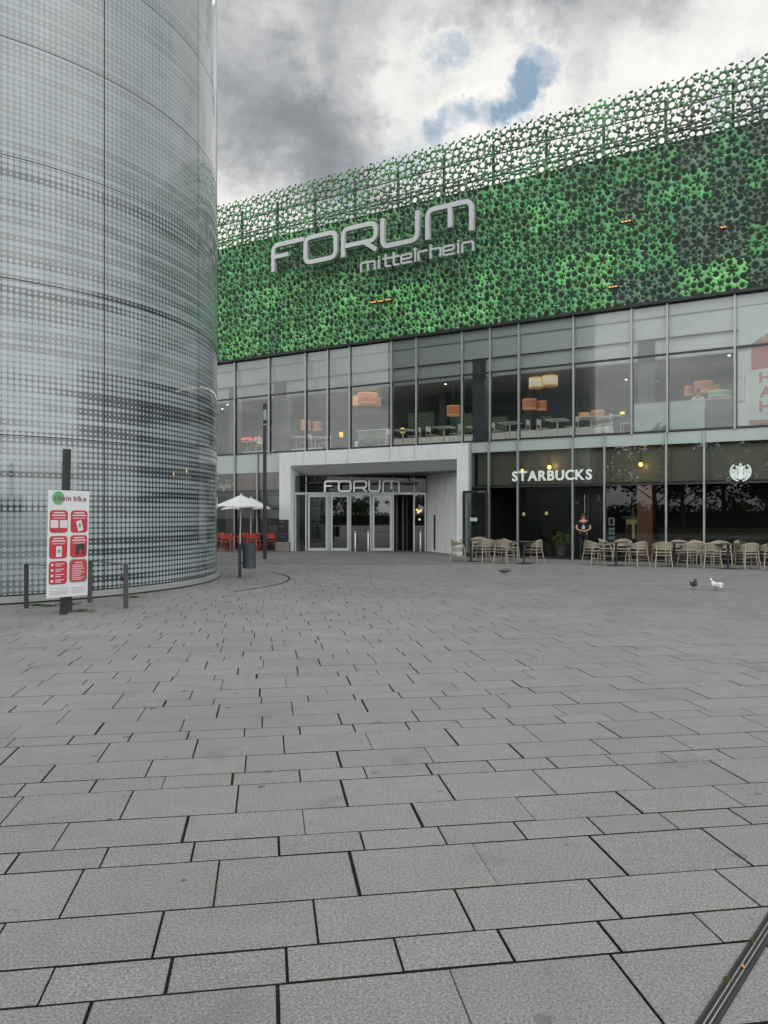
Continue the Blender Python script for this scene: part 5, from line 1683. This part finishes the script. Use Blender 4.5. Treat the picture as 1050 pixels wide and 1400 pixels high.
for px, py, lab in ((355, 603, 'small yellow lamp beside the red neon word upstairs'), (466.5, 594, 'small yellow table lamp above the left half of the portal'),
                    (550.5, 588.5, 'small yellow table lamp above the right half of the portal'), (851, 567, 'small yellow table lamp upstairs left of the pale balustrade')):
    d = 2.4; p = wl(s_of(px, d), d); k = p.y/1050; z = CAMH-(py-704)*k
    root = empty('table_lamp', (p.x, p.y, FZ)); tag(root, lab, 'lamp', 'yellow lamps upstairs')
    MB().lathe((0,0,z-FZ-0.12), [(0.085,0),(0.095,0.03),(0.09,0.20),(0.07,0.23)], 16).build('shade', yl, root, True)
    MB().lathe((0,0,0), [(0.12,0),(0.12,0.02),(0.015,0.03),(0.015,z-FZ-0.12)], 12).build('stand', M['dark_frame'], root, True)

wtm = mat('white_furniture', (0.78, 0.80, 0.79), 0.45, var=0.05)
def make_ftable():
    t = empty('food_court_table'); tag(t, 'x', 'table', 'white tables upstairs')
    MB().bbox(-0.36, 0.36, -0.36, 0.36, 0.72, 0.755, 0.008).build('table_top', wtm, t)
    MB().lathe((0,0,0), [(0.24,0.0),(0.24,0.015),(0.03,0.03),(0.03,0.715)], 14).build('pedestal', wtm, t, True)
    return t
def make_fchair():
    t = empty('food_court_chair'); tag(t, 'x', 'chair', 'white chairs upstairs')
    MB().bbox(-0.20, 0.20, -0.20, 0.20, 0.44, 0.465, 0.008).build('seat', wtm, t)
    b = MB(); b.bbox(-0.20, 0.20, 0.185, 0.21, 0.62, 0.82, 0.008); b.build('backrest', wtm, t)
    for sx in (-1, 1):
        for sy in (-1, 1):
            MB().tube([(sx*0.185, sy*0.185, 0.82 if sy > 0 else 0.44), (sx*0.20, sy*0.21, 0.0)], 0.014, 6).build('leg', wtm, t, True)
    return t
ft0, fc0 = make_ftable(), make_fchair(); fu = [False, False]
def furn(px, d, where, chairs):
    p = wl(s_of(px, d), d)
    if not fu[0]: fu[0] = True; ft0.location = (p.x, p.y, FZ); ft0.rotation_euler = (0,0,RZ); ft0['label'] = 'white table '+where
    else: clone(ft0, (p.x, p.y, FZ), RZ, 'white table '+where)
    for dx, dy, rz, word in chairs:
        q = wl(s_of(px, d)+dx, d+dy); lab = 'white chair %s the table %s' % (word, where)
        if not fu[1]: fu[1] = True; fc0.location = (q.x, q.y, FZ); fc0.rotation_euler = (0,0,RZ+R(rz)); fc0['label'] = lab
        else: clone(fc0, (q.x, q.y, FZ), RZ+R(rz), lab)
LRC = [(-0.55, 0.05, 90, 'left of'), (0.55, -0.02, -90, 'right of')]
furn(338, 0.95, 'upstairs below the red neon word', LRC)
furn(405, 0.95, 'upstairs below the far left lamp pair', LRC)
furn(431, 1.6, 'upstairs behind the second window from the portal edge', LRC[1:])
furn(551, 1.0, 'upstairs beside the right yellow table lamp', LRC)
furn(607, 0.95, 'upstairs in front of the green striped wall', LRC)
furn(652, 1.5, 'upstairs behind the slate column over the portal edge', LRC[:1])
furn(697, 1.0, 'upstairs over the first letters of the cafe sign', LRC)
furn(762, 1.0, 'upstairs over the last letters of the cafe sign', LRC)
furn(808, 0.9, 'upstairs below the low lamp pair', LRC[1:])
furn(837, 1.1, 'upstairs directly left of the pale balustrade', LRC)

# columns, partitions, striped wall panels, counters
for p0, p1, d in ((313, 321, 0.32), (374.5, 389, 0.32), (646, 663, 0.32), (872, 895, 0.32), (600.5, 609, 4.5), (717, 727, 5.0)):
    a, b = s_of(p0, d), s_of(p1, d)
    lbox(a, b, d, d+0.5, 4.41, 7.24 if d > 1.1 else 7.615, 'column', M['column_blue'] if d < 4 else M['interior_dark'])
lbox(s_of(690, 4.6), s_of(862, 4.6), 4.6, 4.7, 4.41, 5.25, 'low_partition', M['lowwall'])
lbox(s_of(485, 4.0), s_of(690, 4.0), 4.0, 4.1, 4.41, 5.15, 'low_partition', M['lowwall'])
lbox(s_of(330, 4.0), s_of(440, 4.0), 4.0, 4.1, 4.41, 4.95, 'low_partition', M['lowwall'])
def striped():
    m, nt, b = newmat('green_zigzag')
    sep = nt.node('ShaderNodeSeparateXYZ'); nt.l.new(nt.node('ShaderNodeTexCoord').outputs['Object'], sep.inputs[0])
    x = nt.math('PINGPONG', sep.outputs[0], 0.8)
    v = nt.math('FRACT', nt.math('MULTIPLY', nt.math('ADD', sep.outputs[2], nt.math('MULTIPLY', x, 0.6)), 6.5))
    c = nt.mix(nt.mapr(v, 0.62, 0.70), (0.04, 0.095, 0.045), (0.19, 0.25, 0.18))
    nt.put(b.inputs['Base Color'], c); b.inputs['Roughness'].default_value = 0.6
    for p0, p1, y0, y1, d in ((558.5, 594, 564, 590, 5.0), (610, 646, 566, 592, 5.0), (663, 694, 570, 594, 5.0), (713, 725, 568, 580, 5.4), (740, 756, 569, 577, 5.4)):
        a, q = s_of(p0, d), s_of(p1, d); pm = (p0+p1)/2
        o = MB().box(0, q-a, -0.03, 0.03, 0, z_of(pm, y0, d)-z_of(pm, y1, d)).build('striped_panel', m, mall)
        o.location = (a, d, z_of(pm, y1, d))
striped()
def court_items():
    d = 1.9
    a, b = s_of(489, d), s_of(528, d); z = z_of(508, 599, d)
    t = empty('serving_counter', wl(a, d, FZ), RZ); tag(t, 'grey serving counter upstairs behind the glass over the portal', 'counter')
    L = b-a
    MB().bbox(0, L, 0, 0.6, 0, 0.92, 0.01).build('body', mat('counter_grey', (0.22,0.24,0.23), 0.5), t)
    MB().bbox(-0.04, L+0.04, -0.05, 0.65, 0.925, 0.97, 0.01).build('worktop', wtm, t)
    bins = MB()
    for k in range(4): bins.box(0.12+k*0.35, 0.38+k*0.35, -0.012, -0.002, 0.30, 0.55)
    bins.build('hatch', M['interior_dark'], t)
    p = wl(s_of(504, 1.5), 1.5)
    pl = empty('potted_plant', (p.x, p.y, FZ)); tag(pl, 'small green potted plant in front of the grey serving counter upstairs', 'plant')
    MB().lathe((0,0,0), [(0.11,0),(0.15,0.02),(0.18,0.34),(0.16,0.34)], 14).build('pot', M['interior_dark'], pl, True)
    lv = MB(); rnd = random.Random(2)
    for i in range(140):
        c = Vector((rnd.gauss(0,0.13), rnd.gauss(0,0.13), 0.60+rnd.gauss(0,0.16)))
        u = Vector((rnd.gauss(0,1),rnd.gauss(0,1),rnd.gauss(0,1))).normalized()*0.06; w = Vector((rnd.gauss(0,1),rnd.gauss(0,1),rnd.gauss(0,1))).normalized()*0.03
        lv.add([c-u, c+w, c+u, c-w], [(0,1,2,3)])
    lv.build('foliage', mat('plant_green', (0.06,0.22,0.07), 0.6), pl)
    # pale balustrade with dark end section
    d = 0.16
    t = empty('balustrade', wl(0, d, FZ), RZ); tag(t, 'pale opaque glass balustrade upstairs with a dark section at its right end', 'balustrade')
    zt = z_of(920, 549, d)-FZ
    pg_ = mat('balustrade_pale', (0.42,0.52,0.51), 0.3, var=0.04)
    for p0, p1, m in ((865.5, 912, pg_), (914, 963.5, pg_), (964.5, 1001, M['column_blue'])):
        MB().box(s_of(p0, d), s_of(p1, d), -0.02, 0.02, 0.03, zt-0.035).build('panel', m, t)
    MB().box(s_of(865.5, d), s_of(1001, d), -0.04, 0.04, zt-0.03, zt).build('handrail', M['alu'], t)
    # neon word
    d = 4.5; s0, s1 = s_of(330, d), s_of(356, d)
    z0, z1 = z_of(343, 603.5, d), z_of(343, 598.2, d)
    t = empty('neon_sign', wl(0, d, 0), RZ); tag(t, 'glowing red neon PIZZA sign upstairs beside the lamp post top', 'sign')
    MB().box(s0-0.1, s1+0.5, 0.04, 0.08, z0-0.1, z1+0.1).build('backing', M['interior_dark'], t)
    text_row(t, 'PIZZA & P', s0, s1, z0, z1-z0, 0.04, 0.02, glow('neon_red', (1.0, 0.05, 0.08), 1.6))
    # dark cupboard
    p = wl(s_of(851, 1.5), 1.5)
    c = empty('cupboard', (p.x, p.y, FZ), RZ); tag(c, 'low dark cupboard upstairs under the right yellow table lamp', 'cupboard')
    MB().bbox(-0.32, 0.32, -0.22, 0.22, 0.03, 0.80, 0.01).build('body', M['column_blue'], c)
    MB().bbox(-0.34, 0.34, -0.24, 0.24, 0.805, 0.83, 0.006).build('top', M['interior_dark'], c)
    # ceiling spots
    sp0 = None
    gl = glow('spot_white', (1.0, 0.95, 0.85), 6.0)
    for px, d, lab in ((304, 3.0, 'ceiling spot nearest the round tower upstairs'), (311, 2.0, 'ceiling spot second from the round tower upstairs'), (609, 2.2, 'ceiling spot above the single orange lamp'),
                       (856, 5.0, 'ceiling spot above the right yellow lamp'), (898, 6.0, 'ceiling spot behind the right slate column'), (997, 2.0, 'ceiling spot near the poster upstairs')):
        q = wl(s_of(px, d), d)
        if sp0 is None:
            sp0 = empty('ceiling_spot', (q.x, q.y, 7.14)); tag(sp0, lab, 'light', 'ceiling spots upstairs')
            MB().lathe((0,0,0), [(0.06,0.0),(0.07,0.02),(0.07,0.10)], 14).build('housing', M['dark_frame'], sp0, True)
            MB().lathe((0,0,-0.012), [(0.045,0.0),(0.045,0.01)], 12).build('bulb', gl, sp0, True)
        else: clone(sp0, (q.x, q.y, 7.14), 0, lab)
court_items()
# lit ceiling over the food court
for s_ in (-14.5, -10.5, -6.5, -2.5, 1.5):
    L = bpy.data.lights.new('court_light', 'AREA'); L.energy = 40; L.color = (1.0, 0.93, 0.84); L.shape = 'RECTANGLE'; L.size = 3.6; L.size_y = 1.8
    o = bpy.data.objects.new('court_light', L); link(o); o.location = wl(s_, 1.7); o.location.z = 7.2; o.rotation_euler = (0, 0, RZ)

# ------------------------------------------------------------------ inside the cafe
def cafe_inside():
    warm = glow('cafe_lamp_warm', (1.0, 0.55, 0.16), 2.6)
    c0 = None
    for px, py, d, r, lab in ((751, 639, 0.22, 0.075, 'warm cafe lamp glowing behind the middle of the STARBUCKS letters'),
                              (876, 635, 0.22, 0.075, 'warm cafe lamp glowing above the brown column'),
                              (714, 643, 0.22, 0.05, 'faint warm lamp behind the first letters of the cafe sign')):
        p = wl(s_of(px, d), d); z = CAMH-(py-704)*p.y/1050
        root = empty('frieze_lamp', (p.x, p.y, z), RZ); tag(root, lab, 'lamp', 'warm lamps in the cafe strip')
        MB().lathe((0,0,0), [(0.02,-r),(r*0.8,-r*0.6),(r,0),(r*0.8,r*0.6),(0.02,r)], 16).build('globe', warm, root, True)
        MB().lathe((0,0,r), [(0.025,0),(0.025,0.06),(0.012,0.07),(0.012,0.35)], 10).build('stem', M['dark_frame'], root, True)
    for px, w in ((751, 2.2), (876, 2.2)):
        p = wl(s_of(px, 0.20), 0.20); z = CAMH-(637-704)*p.y/1050
        L = bpy.data.lights.new('frieze_bulb', 'POINT'); L.energy = 3.0; L.color = (1.0, 0.62, 0.25); L.shadow_soft_size = 0.06
        o = bpy.data.objects.new('frieze_bulb', L); link(o); o.location = wl(s_of(px, 0.05), 0.10); o.location.z = z+0.02
    # notices on the glass beside the door
    d = 0.05
    t = empty('notice_stack', wl(0, d, 0), RZ); tag(t, 'column of white notices stuck inside the cafe window right of the doorway', 'notice')
    wm = mat('notice_white', (0.50,0.54,0.54), 0.6); gm = mat('notice_teal', (0.28,0.42,0.42), 0.6)
    for y0, y1, m in ((707.5, 718.5, wm), (721.5, 725, wm), (726, 731, gm), (733.5, 738, gm)):
        MB().box(s_of(832, d), s_of(840.5, d), -0.004, 0.004, z_of(836, y1, d), z_of(836, y0, d)).build('sheet', m, t)
    MB().box(s_of(834, d), s_of(838, d), -0.008, -0.005, z_of(836, 716.5, d), z_of(836, 709.5, d)).build('picture', M['interior_dark'], t)
    # lit display shelf left of the column
    d = 3.6; a, b = s_of(851, d), s_of(874, d)
    z0, z1 = z_of(860, 738, d), z_of(860, 711, d)
    t = empty('display_case', wl(a, d, 0.02), RZ); tag(t, 'lit cafe display case glimpsed left of the brown column', 'display')
    W = b-a
    MB().bbox(0, W, 0, 0.6, 0.0, z0-0.04, 0.01).build('base', M['interior_dark'], t)
    MB().box(0.02, W-0.02, 0.50, 0.55, z0, z1).build('lit_back', mat('display_cream', (0.32,0.30,0.16), 0.6, emit=(0.5,0.45,0.2), estr=0.22), t)
    MB().box(W*0.12, W*0.42, 0.30, 0.45, z0, z0+(z1-z0)*0.75).build('goods', mat('goods_brown', (0.20,0.07,0.03), 0.6), t)
    MB().box(W*0.62, W*0.92, 0.30, 0.45, z0, z0+(z1-z0)*0.8).build('goods', mat('goods_green', (0.14,0.20,0.09), 0.6), t)
    MB().box(-0.02, W+0.02, -0.02, 0.6, z1+0.02, z1+0.14).build('top', mat('display_top', (0.25,0.28,0.30), 0.4), t)
    # counter and a few furnishings in the gloom
    t = empty('cafe_counter', wl(2.0, 5.2, 0.02), RZ); tag(t, 'dark cafe counter deep inside behind the right hand windows', 'counter')
    MB().bbox(0, 6.5, 0, 0.7, 0, 1.0, 0.02).build('body', mat('counter_wood', (0.08,0.055,0.04), 0.5), t)
    MB().bbox(-0.05, 6.55, -0.05, 0.75, 1.005, 1.05, 0.01).build('worktop', mat('counter_top', (0.20,0.19,0.18), 0.3), t)
    d = 0.9
    t = empty('window_bench', wl(1.4, d, 0.02), RZ); tag(t, 'low wooden window bench running behind the cafe glass at right', 'bench')
    MB().bbox(2.0, 11.0, 0.0, 0.45, 0.40, 0.46, 0.01).build('seat', mat('bench_wood', (0.14,0.075,0.04), 0.5), t)
    for x in (2.1, 4.3, 6.6, 8.8, 10.85): MB().box(x-0.04, x+0.04, 0.05, 0.40, 0.0, 0.395).build('leg', M['interior_dark'], t)
    # small sign glow in the lobby
    p = Vector((WA.x, WA.y))+WD*t_of(573.5)-Vector((WD.y, -WD.x))*1.6
    root = empty('lobby_lamp', (p.x, p.y, 1.75)); tag(root, 'cluster of warm lights inside the lobby right of the open entrance door', 'lamp')
    for k, (x, z, r) in enumerate(((0,0,0.06),(0.11,0.06,0.05),(-0.08,0.09,0.045),(0.05,-0.36,0.05))):
        MB().ell((x, 0, z), (r, r, r), 10, 7).build('bulb', warm, root, True)
    MB().tube([(0,0,0.1),(0,0,1.55)], 0.01, 6).build('cord', M['dark_frame'], root)
    # leafy plant and two small pendants in the dim cafe
    p = wl(s_of(767, 1.2), 1.2)
    pl = empty('potted_plant', (p.x, p.y, 0.02)); tag(pl, 'leafy potted plant in the dim cafe left of the doorway', 'plant')
    MB().lathe((0,0,0), [(0.12,0),(0.16,0.02),(0.19,0.40),(0.17,0.40)], 14).build('pot', mat('pot_grey', (0.12,0.12,0.12), 0.7), pl, True)
    lv = MB(); rnd = random.Random(8)
    for i in range(160):
        c = Vector((rnd.gauss(0,0.16), rnd.gauss(0,0.16), 0.66+rnd.gauss(0,0.14)))
        u = Vector((rnd.gauss(0,1),rnd.gauss(0,1),rnd.gauss(0,1))).normalized()*0.08; w = Vector((rnd.gauss(0,1),rnd.gauss(0,1),rnd.gauss(0,1))).normalized()*0.035
        lv.add([c-u, c+w, c+u, c-w], [(0,1,2,3)])
    lv.build('foliage', mat('plant_lime', (0.20,0.26,0.05), 0.6), pl)
    dim = glow('cafe_lamp_dim', (0.9, 0.65, 0.25), 0.5)
    for px, py, d, lab in ((747, 702, 2.0, 'dim pendant lamp inside the cafe above the leafy plant'), (716, 703, 2.6, 'dim pendant lamp inside the cafe near its open side')):
        p = wl(s_of(px, d), d); z = CAMH-(py-704)*p.y/1050
        root = empty('cafe_pendant', (p.x, p.y, z)); tag(root, lab, 'lamp', 'dim pendants inside the cafe')
        MB().lathe((0,0,-0.06), [(0.03,0),(0.06,0.02),(0.05,0.10),(0.02,0.14)], 14).build('shade', dim, root, True)
        MB().tube([(0,0,0.07),(0,0,2.72-z)], 0.006, 6).build('cord', M['dark_frame'], root)
cafe_inside()

# ------------------------------------------------------------------ trees and a house across the square (they show in the glass)
def tree_mesh(seed, H, Rc):
    rnd = random.Random(seed)
    tr = MB()
    tr.tube([(0,0,0),(0.05,0.02,H*0.25),(0.0,0.06,H*0.5),(0.08,0.0,H*0.8)], [0.26,0.20,0.14,0.04], 9)
    tips = []
    for k in range(9):
        a = k*2.4; z0 = H*(0.24+0.05*k); L = Rc*rnd.uniform(0.6, 0.95)
        e = Vector((L*math.cos(a), L*math.sin(a), z0+L*0.55))
        tr.tube([(0,0,z0),(e.x*0.5,e.y*0.5,z0+L*0.35),tuple(e)], [0.09,0.06,0.02], 6); tips.append(e)
    lv = MB()
    clumps = []
    for e in tips:
        for _ in range(4): clumps.append((e+Vector((rnd.gauss(0,.7),rnd.gauss(0,.7),rnd.gauss(0.2,.7))), rnd.uniform(0.55, 1.0)))
    for _ in range(16):
        a = rnd.uniform(0, 2*PI); q = Rc*0.5*rnd.random()
        clumps.append((Vector((q*math.cos(a), q*math.sin(a), H*rnd.uniform(0.55, 0.92))), rnd.uniform(0.6, 1.1)))
    for c, r in clumps:
        for _ in range(70):
            d = Vector((rnd.gauss(0,1),rnd.gauss(0,1),rnd.gauss(0,1))).normalized()*r*rnd.random()**0.4
            p = c+d; u = Vector((rnd.gauss(0,1),rnd.gauss(0,1),rnd.gauss(0,.6))).normalized()*0.20; w = u.cross(Vector((rnd.gauss(0,1),rnd.gauss(0,1),rnd.gauss(0,1)))).normalized()*0.11
            lv.add([p-u, p+w, p+u, p-w], [(0,1,2,3)])
    return tr, lv
def park():
    bark = mat('bark', (0.085,0.065,0.05), 0.9, bump=0.5, bscale=20); leaf = mat('leaf_green', (0.045,0.085,0.025), 0.7, var=0.35, vscale=1.2)
    kinds = []
    for i, (H, Rc) in enumerate(((8.5, 3.0), (10.5, 3.4))):
        t = empty('tree'); tr, lv = tree_mesh(40+i, H, Rc)
        tr.build('trunk', bark, t, True); lv.build('crown', leaf, t); kinds.append(t)
    spots = [(-24,-10,1),(-30,-8,1),(-17,-19,1),(-38,-8,1),(-45,2,1),(-19,-8,0),(-27,-3,1),(-14,-15,1),(-34,4,0),(-22,-17,1),(-41,-2,1),]+BELT
    us = [False, False]
    belt_from = len(spots)-len(BELT)
    for n, (x, y, k) in enumerate(spots):
        lab = 'leafy green tree standing across the square behind the photographer, mirrored in the glass'
        if not us[k]: us[k] = True; kinds[k].location = (x, y, 0); tag(kinds[k], lab, 'tree', 'trees across the square')
        else:
            c = clone(kinds[k], (x, y, 0), n*1.3, lab)
            if n >= belt_from: q = random.uniform(0.42, 0.68); c.scale = (q*1.25, q*1.25, q)
random.seed(12)
BELT = [(-52+3.1*i+random.uniform(-1,1), -60+random.uniform(-4,4), i % 2) for i in range(34) if i not in (16, 23)]
park()
def hedge(x0, y0, x1, y1, h, lab, seed):  # out of view, added to darken the low part of the reflections
    rnd = random.Random(seed)
    L = math.hypot(x1-x0, y1-y0); t = empty('hedge', (x0, y0, 0), math.atan2(y1-y0, x1-x0)); tag(t, lab, 'hedge')
    lv = MB()
    for i in range(int(L*h*90)):
        c = Vector((rnd.uniform(0, L), rnd.gauss(0, 0.35), h*rnd.random()**0.8+rnd.gauss(0, .1)))
        u = Vector((rnd.gauss(0,1),rnd.gauss(0,1),rnd.gauss(0,1))).normalized()*0.17; w = u.cross(Vector((rnd.gauss(0,1),rnd.gauss(0,1),rnd.gauss(0,1)))).normalized()*0.10
        lv.add([c-u, c+w, c+u, c-w], [(0,1,2,3)])
    lv.build('foliage', bpy.data.materials['leaf_green'], t)
    MB().box(0, L, -0.25, 0.25, 0, h*0.8).build('dense_core', mat('hedge_core', (0.012,0.018,0.008), 0.9), t)
hedge(-15, -14, -33, -1, 2.4, 'dense clipped hedge across the square below the mirrored trees', 3)
hedge(-50, -57, 52, -57, 1.9, 'low hedge far behind the photographer under the small trees', 6)
hedge(-33, -1, -46, 9, 2.4, 'second dense hedge across the square, farther from the entrance', 4)

# ------------------------------------------------------------------ sky, sun, camera
def world():
    w = bpy.data.worlds.new('World'); scene.world = w; w.use_nodes = True
    nt = NT(w.node_tree); w.node_tree.nodes.clear()
    out = nt.node('ShaderNodeOutputWorld'); bg = nt.node('ShaderNodeBackground'); nt.l.new(bg.outputs[0], out.inputs[0])
    sky = nt.node('ShaderNodeTexSky', sky_type='NISHITA'); sky.sun_disc = False
    sky.sun_elevation = R(SUN_EL); sky.sun_rotation = R(SUN_AZ)
    sky.air_density = 1.2; sky.dust_density = 0.6; sky.ozone_density = 2.0
    D = nt.node('ShaderNodeTexCoord').outputs['Generated']
    D = nt.vmath('NORMALIZE', D)
    sep = nt.node('ShaderNodeSeparateXYZ'); nt.l.new(D, sep.inputs[0])
    # flat cloud layer: project the direction on a plane overhead
    den = nt.math('ADD', nt.math('MAXIMUM', sep.outputs[2], 0.0), 0.22)
    pv = nt.vmath('SCALE', D, scale=nt.math('DIVIDE', 1.0, den))
    n1 = nt.noise(pv, 1.15, 9, 0.60, dist=0.25)
    n2 = nt.noise(pv, 4.2, 10, 0.66, dist=0.3)
    n3 = nt.noise(pv, 11.0, 8, 0.65, dist=0.4)
    wob = nt.vmath('ADD', nt.vmath('SCALE', nt.vmath('SUBTRACT', nt.noise(D, 4.5, 8, 0.62, out='Color'), (0.5,0.5,0.5)), scale=0.22),
                   nt.vmath('SCALE', nt.vmath('SUBTRACT', nt.noise(D, 16.0, 8, 0.65, out='Color'), (0.5,0.5,0.5)), scale=0.11))
    Dw = nt.vmath('NORMALIZE', nt.vmath('ADD', D, wob))
    def blob(px, py, r_in, r_out):
        v = Vector((px-525, 1050, 704-py)).normalized()
        return nt.mapr(nt.vmath('DOT_PRODUCT', Dw, tuple(v)), math.cos(R(r_out)), math.cos(R(r_in)))
    def addm(lst):
        acc = None
        for (px, py, a, b, wgt) in lst:
            t = nt.math('MULTIPLY', blob(px, py, a, b), wgt); acc = t if acc is None else nt.math('ADD', acc, t)
        return acc
    grey = addm(GREY); white = addm(WHITE); hole = addm(HOLE)
    # cover: 1 cloud, 0 clear
    fluff = nt.math('ADD', nt.math('MULTIPLY', nt.math('SUBTRACT', n2, 0.5), 1.6), nt.math('MULTIPLY', nt.math('SUBTRACT', n3, 0.5), 1.0))
    cover = nt.math('SUBTRACT', nt.math('ADD', nt.mapr(n1, 0.28, 0.44, 0.2, 1.0), fluff), hole)
    cover = nt.mapr(cover, -0.30, 0.90)
    thick = nt.math('ADD', nt.math('MULTIPLY', nt.math('SUBTRACT', n1, 0.5), 1.0), nt.math('MULTIPLY', fluff, 0.62))
    thick = nt.math('ADD', nt.math('SUBTRACT', nt.math('SUBTRACT', nt.math('ADD', thick, 0.31), white), nt.math('MULTIPLY', hole, 0.5)), grey)
    thick = nt.mapr(thick, -0.35, 1.35, 0.0, 1.0, False)
    k = 1.0/BG
    def cc(r, g, b): return (r*k, g*k, b*k)
    m = nt.ramp(thick, [(0.0, (1.0,0.97,0.92)), (0.30, (0.85,0.845,0.825)), (0.52, (0.54,0.55,0.56)), (0.74, (0.335,0.35,0.37)), (1.0, (0.25,0.265,0.285))], 'B_SPLINE')
    m = nt.vmath('SCALE', m, scale=k)
    # away from the view the clouds are boosted, extra brightness added to light the facade
    back = nt.mapr(sep.outputs[1], 0.25, -0.5, 1.0, BACK, True)
    m = nt.vmath('SCALE', m, scale=back)
    blue = nt.vmath('ADD', nt.vmath('SCALE', sky.outputs[0], scale=SKYK), cc(0.115, 0.215, 0.30))
    c = nt.mix(cover, blue, m)
    hz = nt.mapr(sep.outputs[2], 0.10, -0.02)
    c = nt.mix(nt.math('MULTIPLY', hz, 0.7), c, cc(0.50, 0.52, 0.53))
    nt.put(bg.inputs['Color'], c); bg.inputs['Strength'].default_value = BG
BG = 0.10; SKYK = 0.22; BACK = 3.0
SUN_EL, SUN_AZ = 42.0, 8.0
GREY = [(455, 130, 2, 11, 0.66), (350, 150, 1, 8, 0.22), (780, 35, 1, 8, 0.34), (640, 10, 1, 6, 0.12), (900, 50, 1, 6, 0.15)]
WHITE = [(575, 235, 2, 8, 0.45), (600, 105, 1, 5, 0.45), (700, 90, 1, 4, 0.30), (850, 150, 2, 9, 0.45), (365, 75, 0.3, 3.8, 0.50), (490, 0, 1, 7, 0.60), (310, 262, 1, 7, 0.45), (1000, 120, 2, 8, 0.38), (680, 190, 1, 6, 0.25)]
HOLE = [(735, 122, 0.2, 2.9, 0.95), (680, 150, 0.2, 2.5, 0.85), (612, 62, 0.2, 1.9, 0.75), (620, 178, 0.2, 2.4, 0.7), (560, 205, 0.4, 3.2, 0.5), (1030, 145, 0.5, 4, 0.45)]
world()

sun = bpy.data.lights.new('sun', 'SUN'); sun.energy = 0.6; sun.angle = R(18); sun.color = (1.0, 0.97, 0.92)
so = bpy.data.objects.new('sun', sun); link(so)
az, el = R(SUN_AZ), R(SUN_EL)
vd = Vector((math.sin(az)*math.cos(el), math.cos(az)*math.cos(el), math.sin(el)))
so.rotation_euler = vd.to_track_quat('Z', 'Y').to_euler()
so.location = (0, 0, 40)

cam = bpy.data.cameras.new('camera'); co = bpy.data.objects.new('camera', cam); link(co)
cam.sensor_fit = 'HORIZONTAL'; cam.sensor_width = 36.0; cam.lens = 36.0
cam.shift_y = 4/1050.0
cam.clip_start = 0.05; cam.clip_end = 1000
co.location = (0, 0, CAMH); co.rotation_euler = (R(90), 0, 0)
scene.camera = co
scene.view_settings.view_transform = 'Standard'; scene.view_settings.look = 'None'
scene.view_settings.exposure = 0.06; scene.view_settings.gamma = 1.0
scene.render.engine = 'CYCLES'
scene.cycles.use_denoising = True
scene.cycles.max_bounces = 8; scene.cycles.transparent_max_bounces = 16
scene.cycles.sample_clamp_indirect = 4.0
scene.cycles.caustics_reflective = False; scene.cycles.caustics_refractive = False
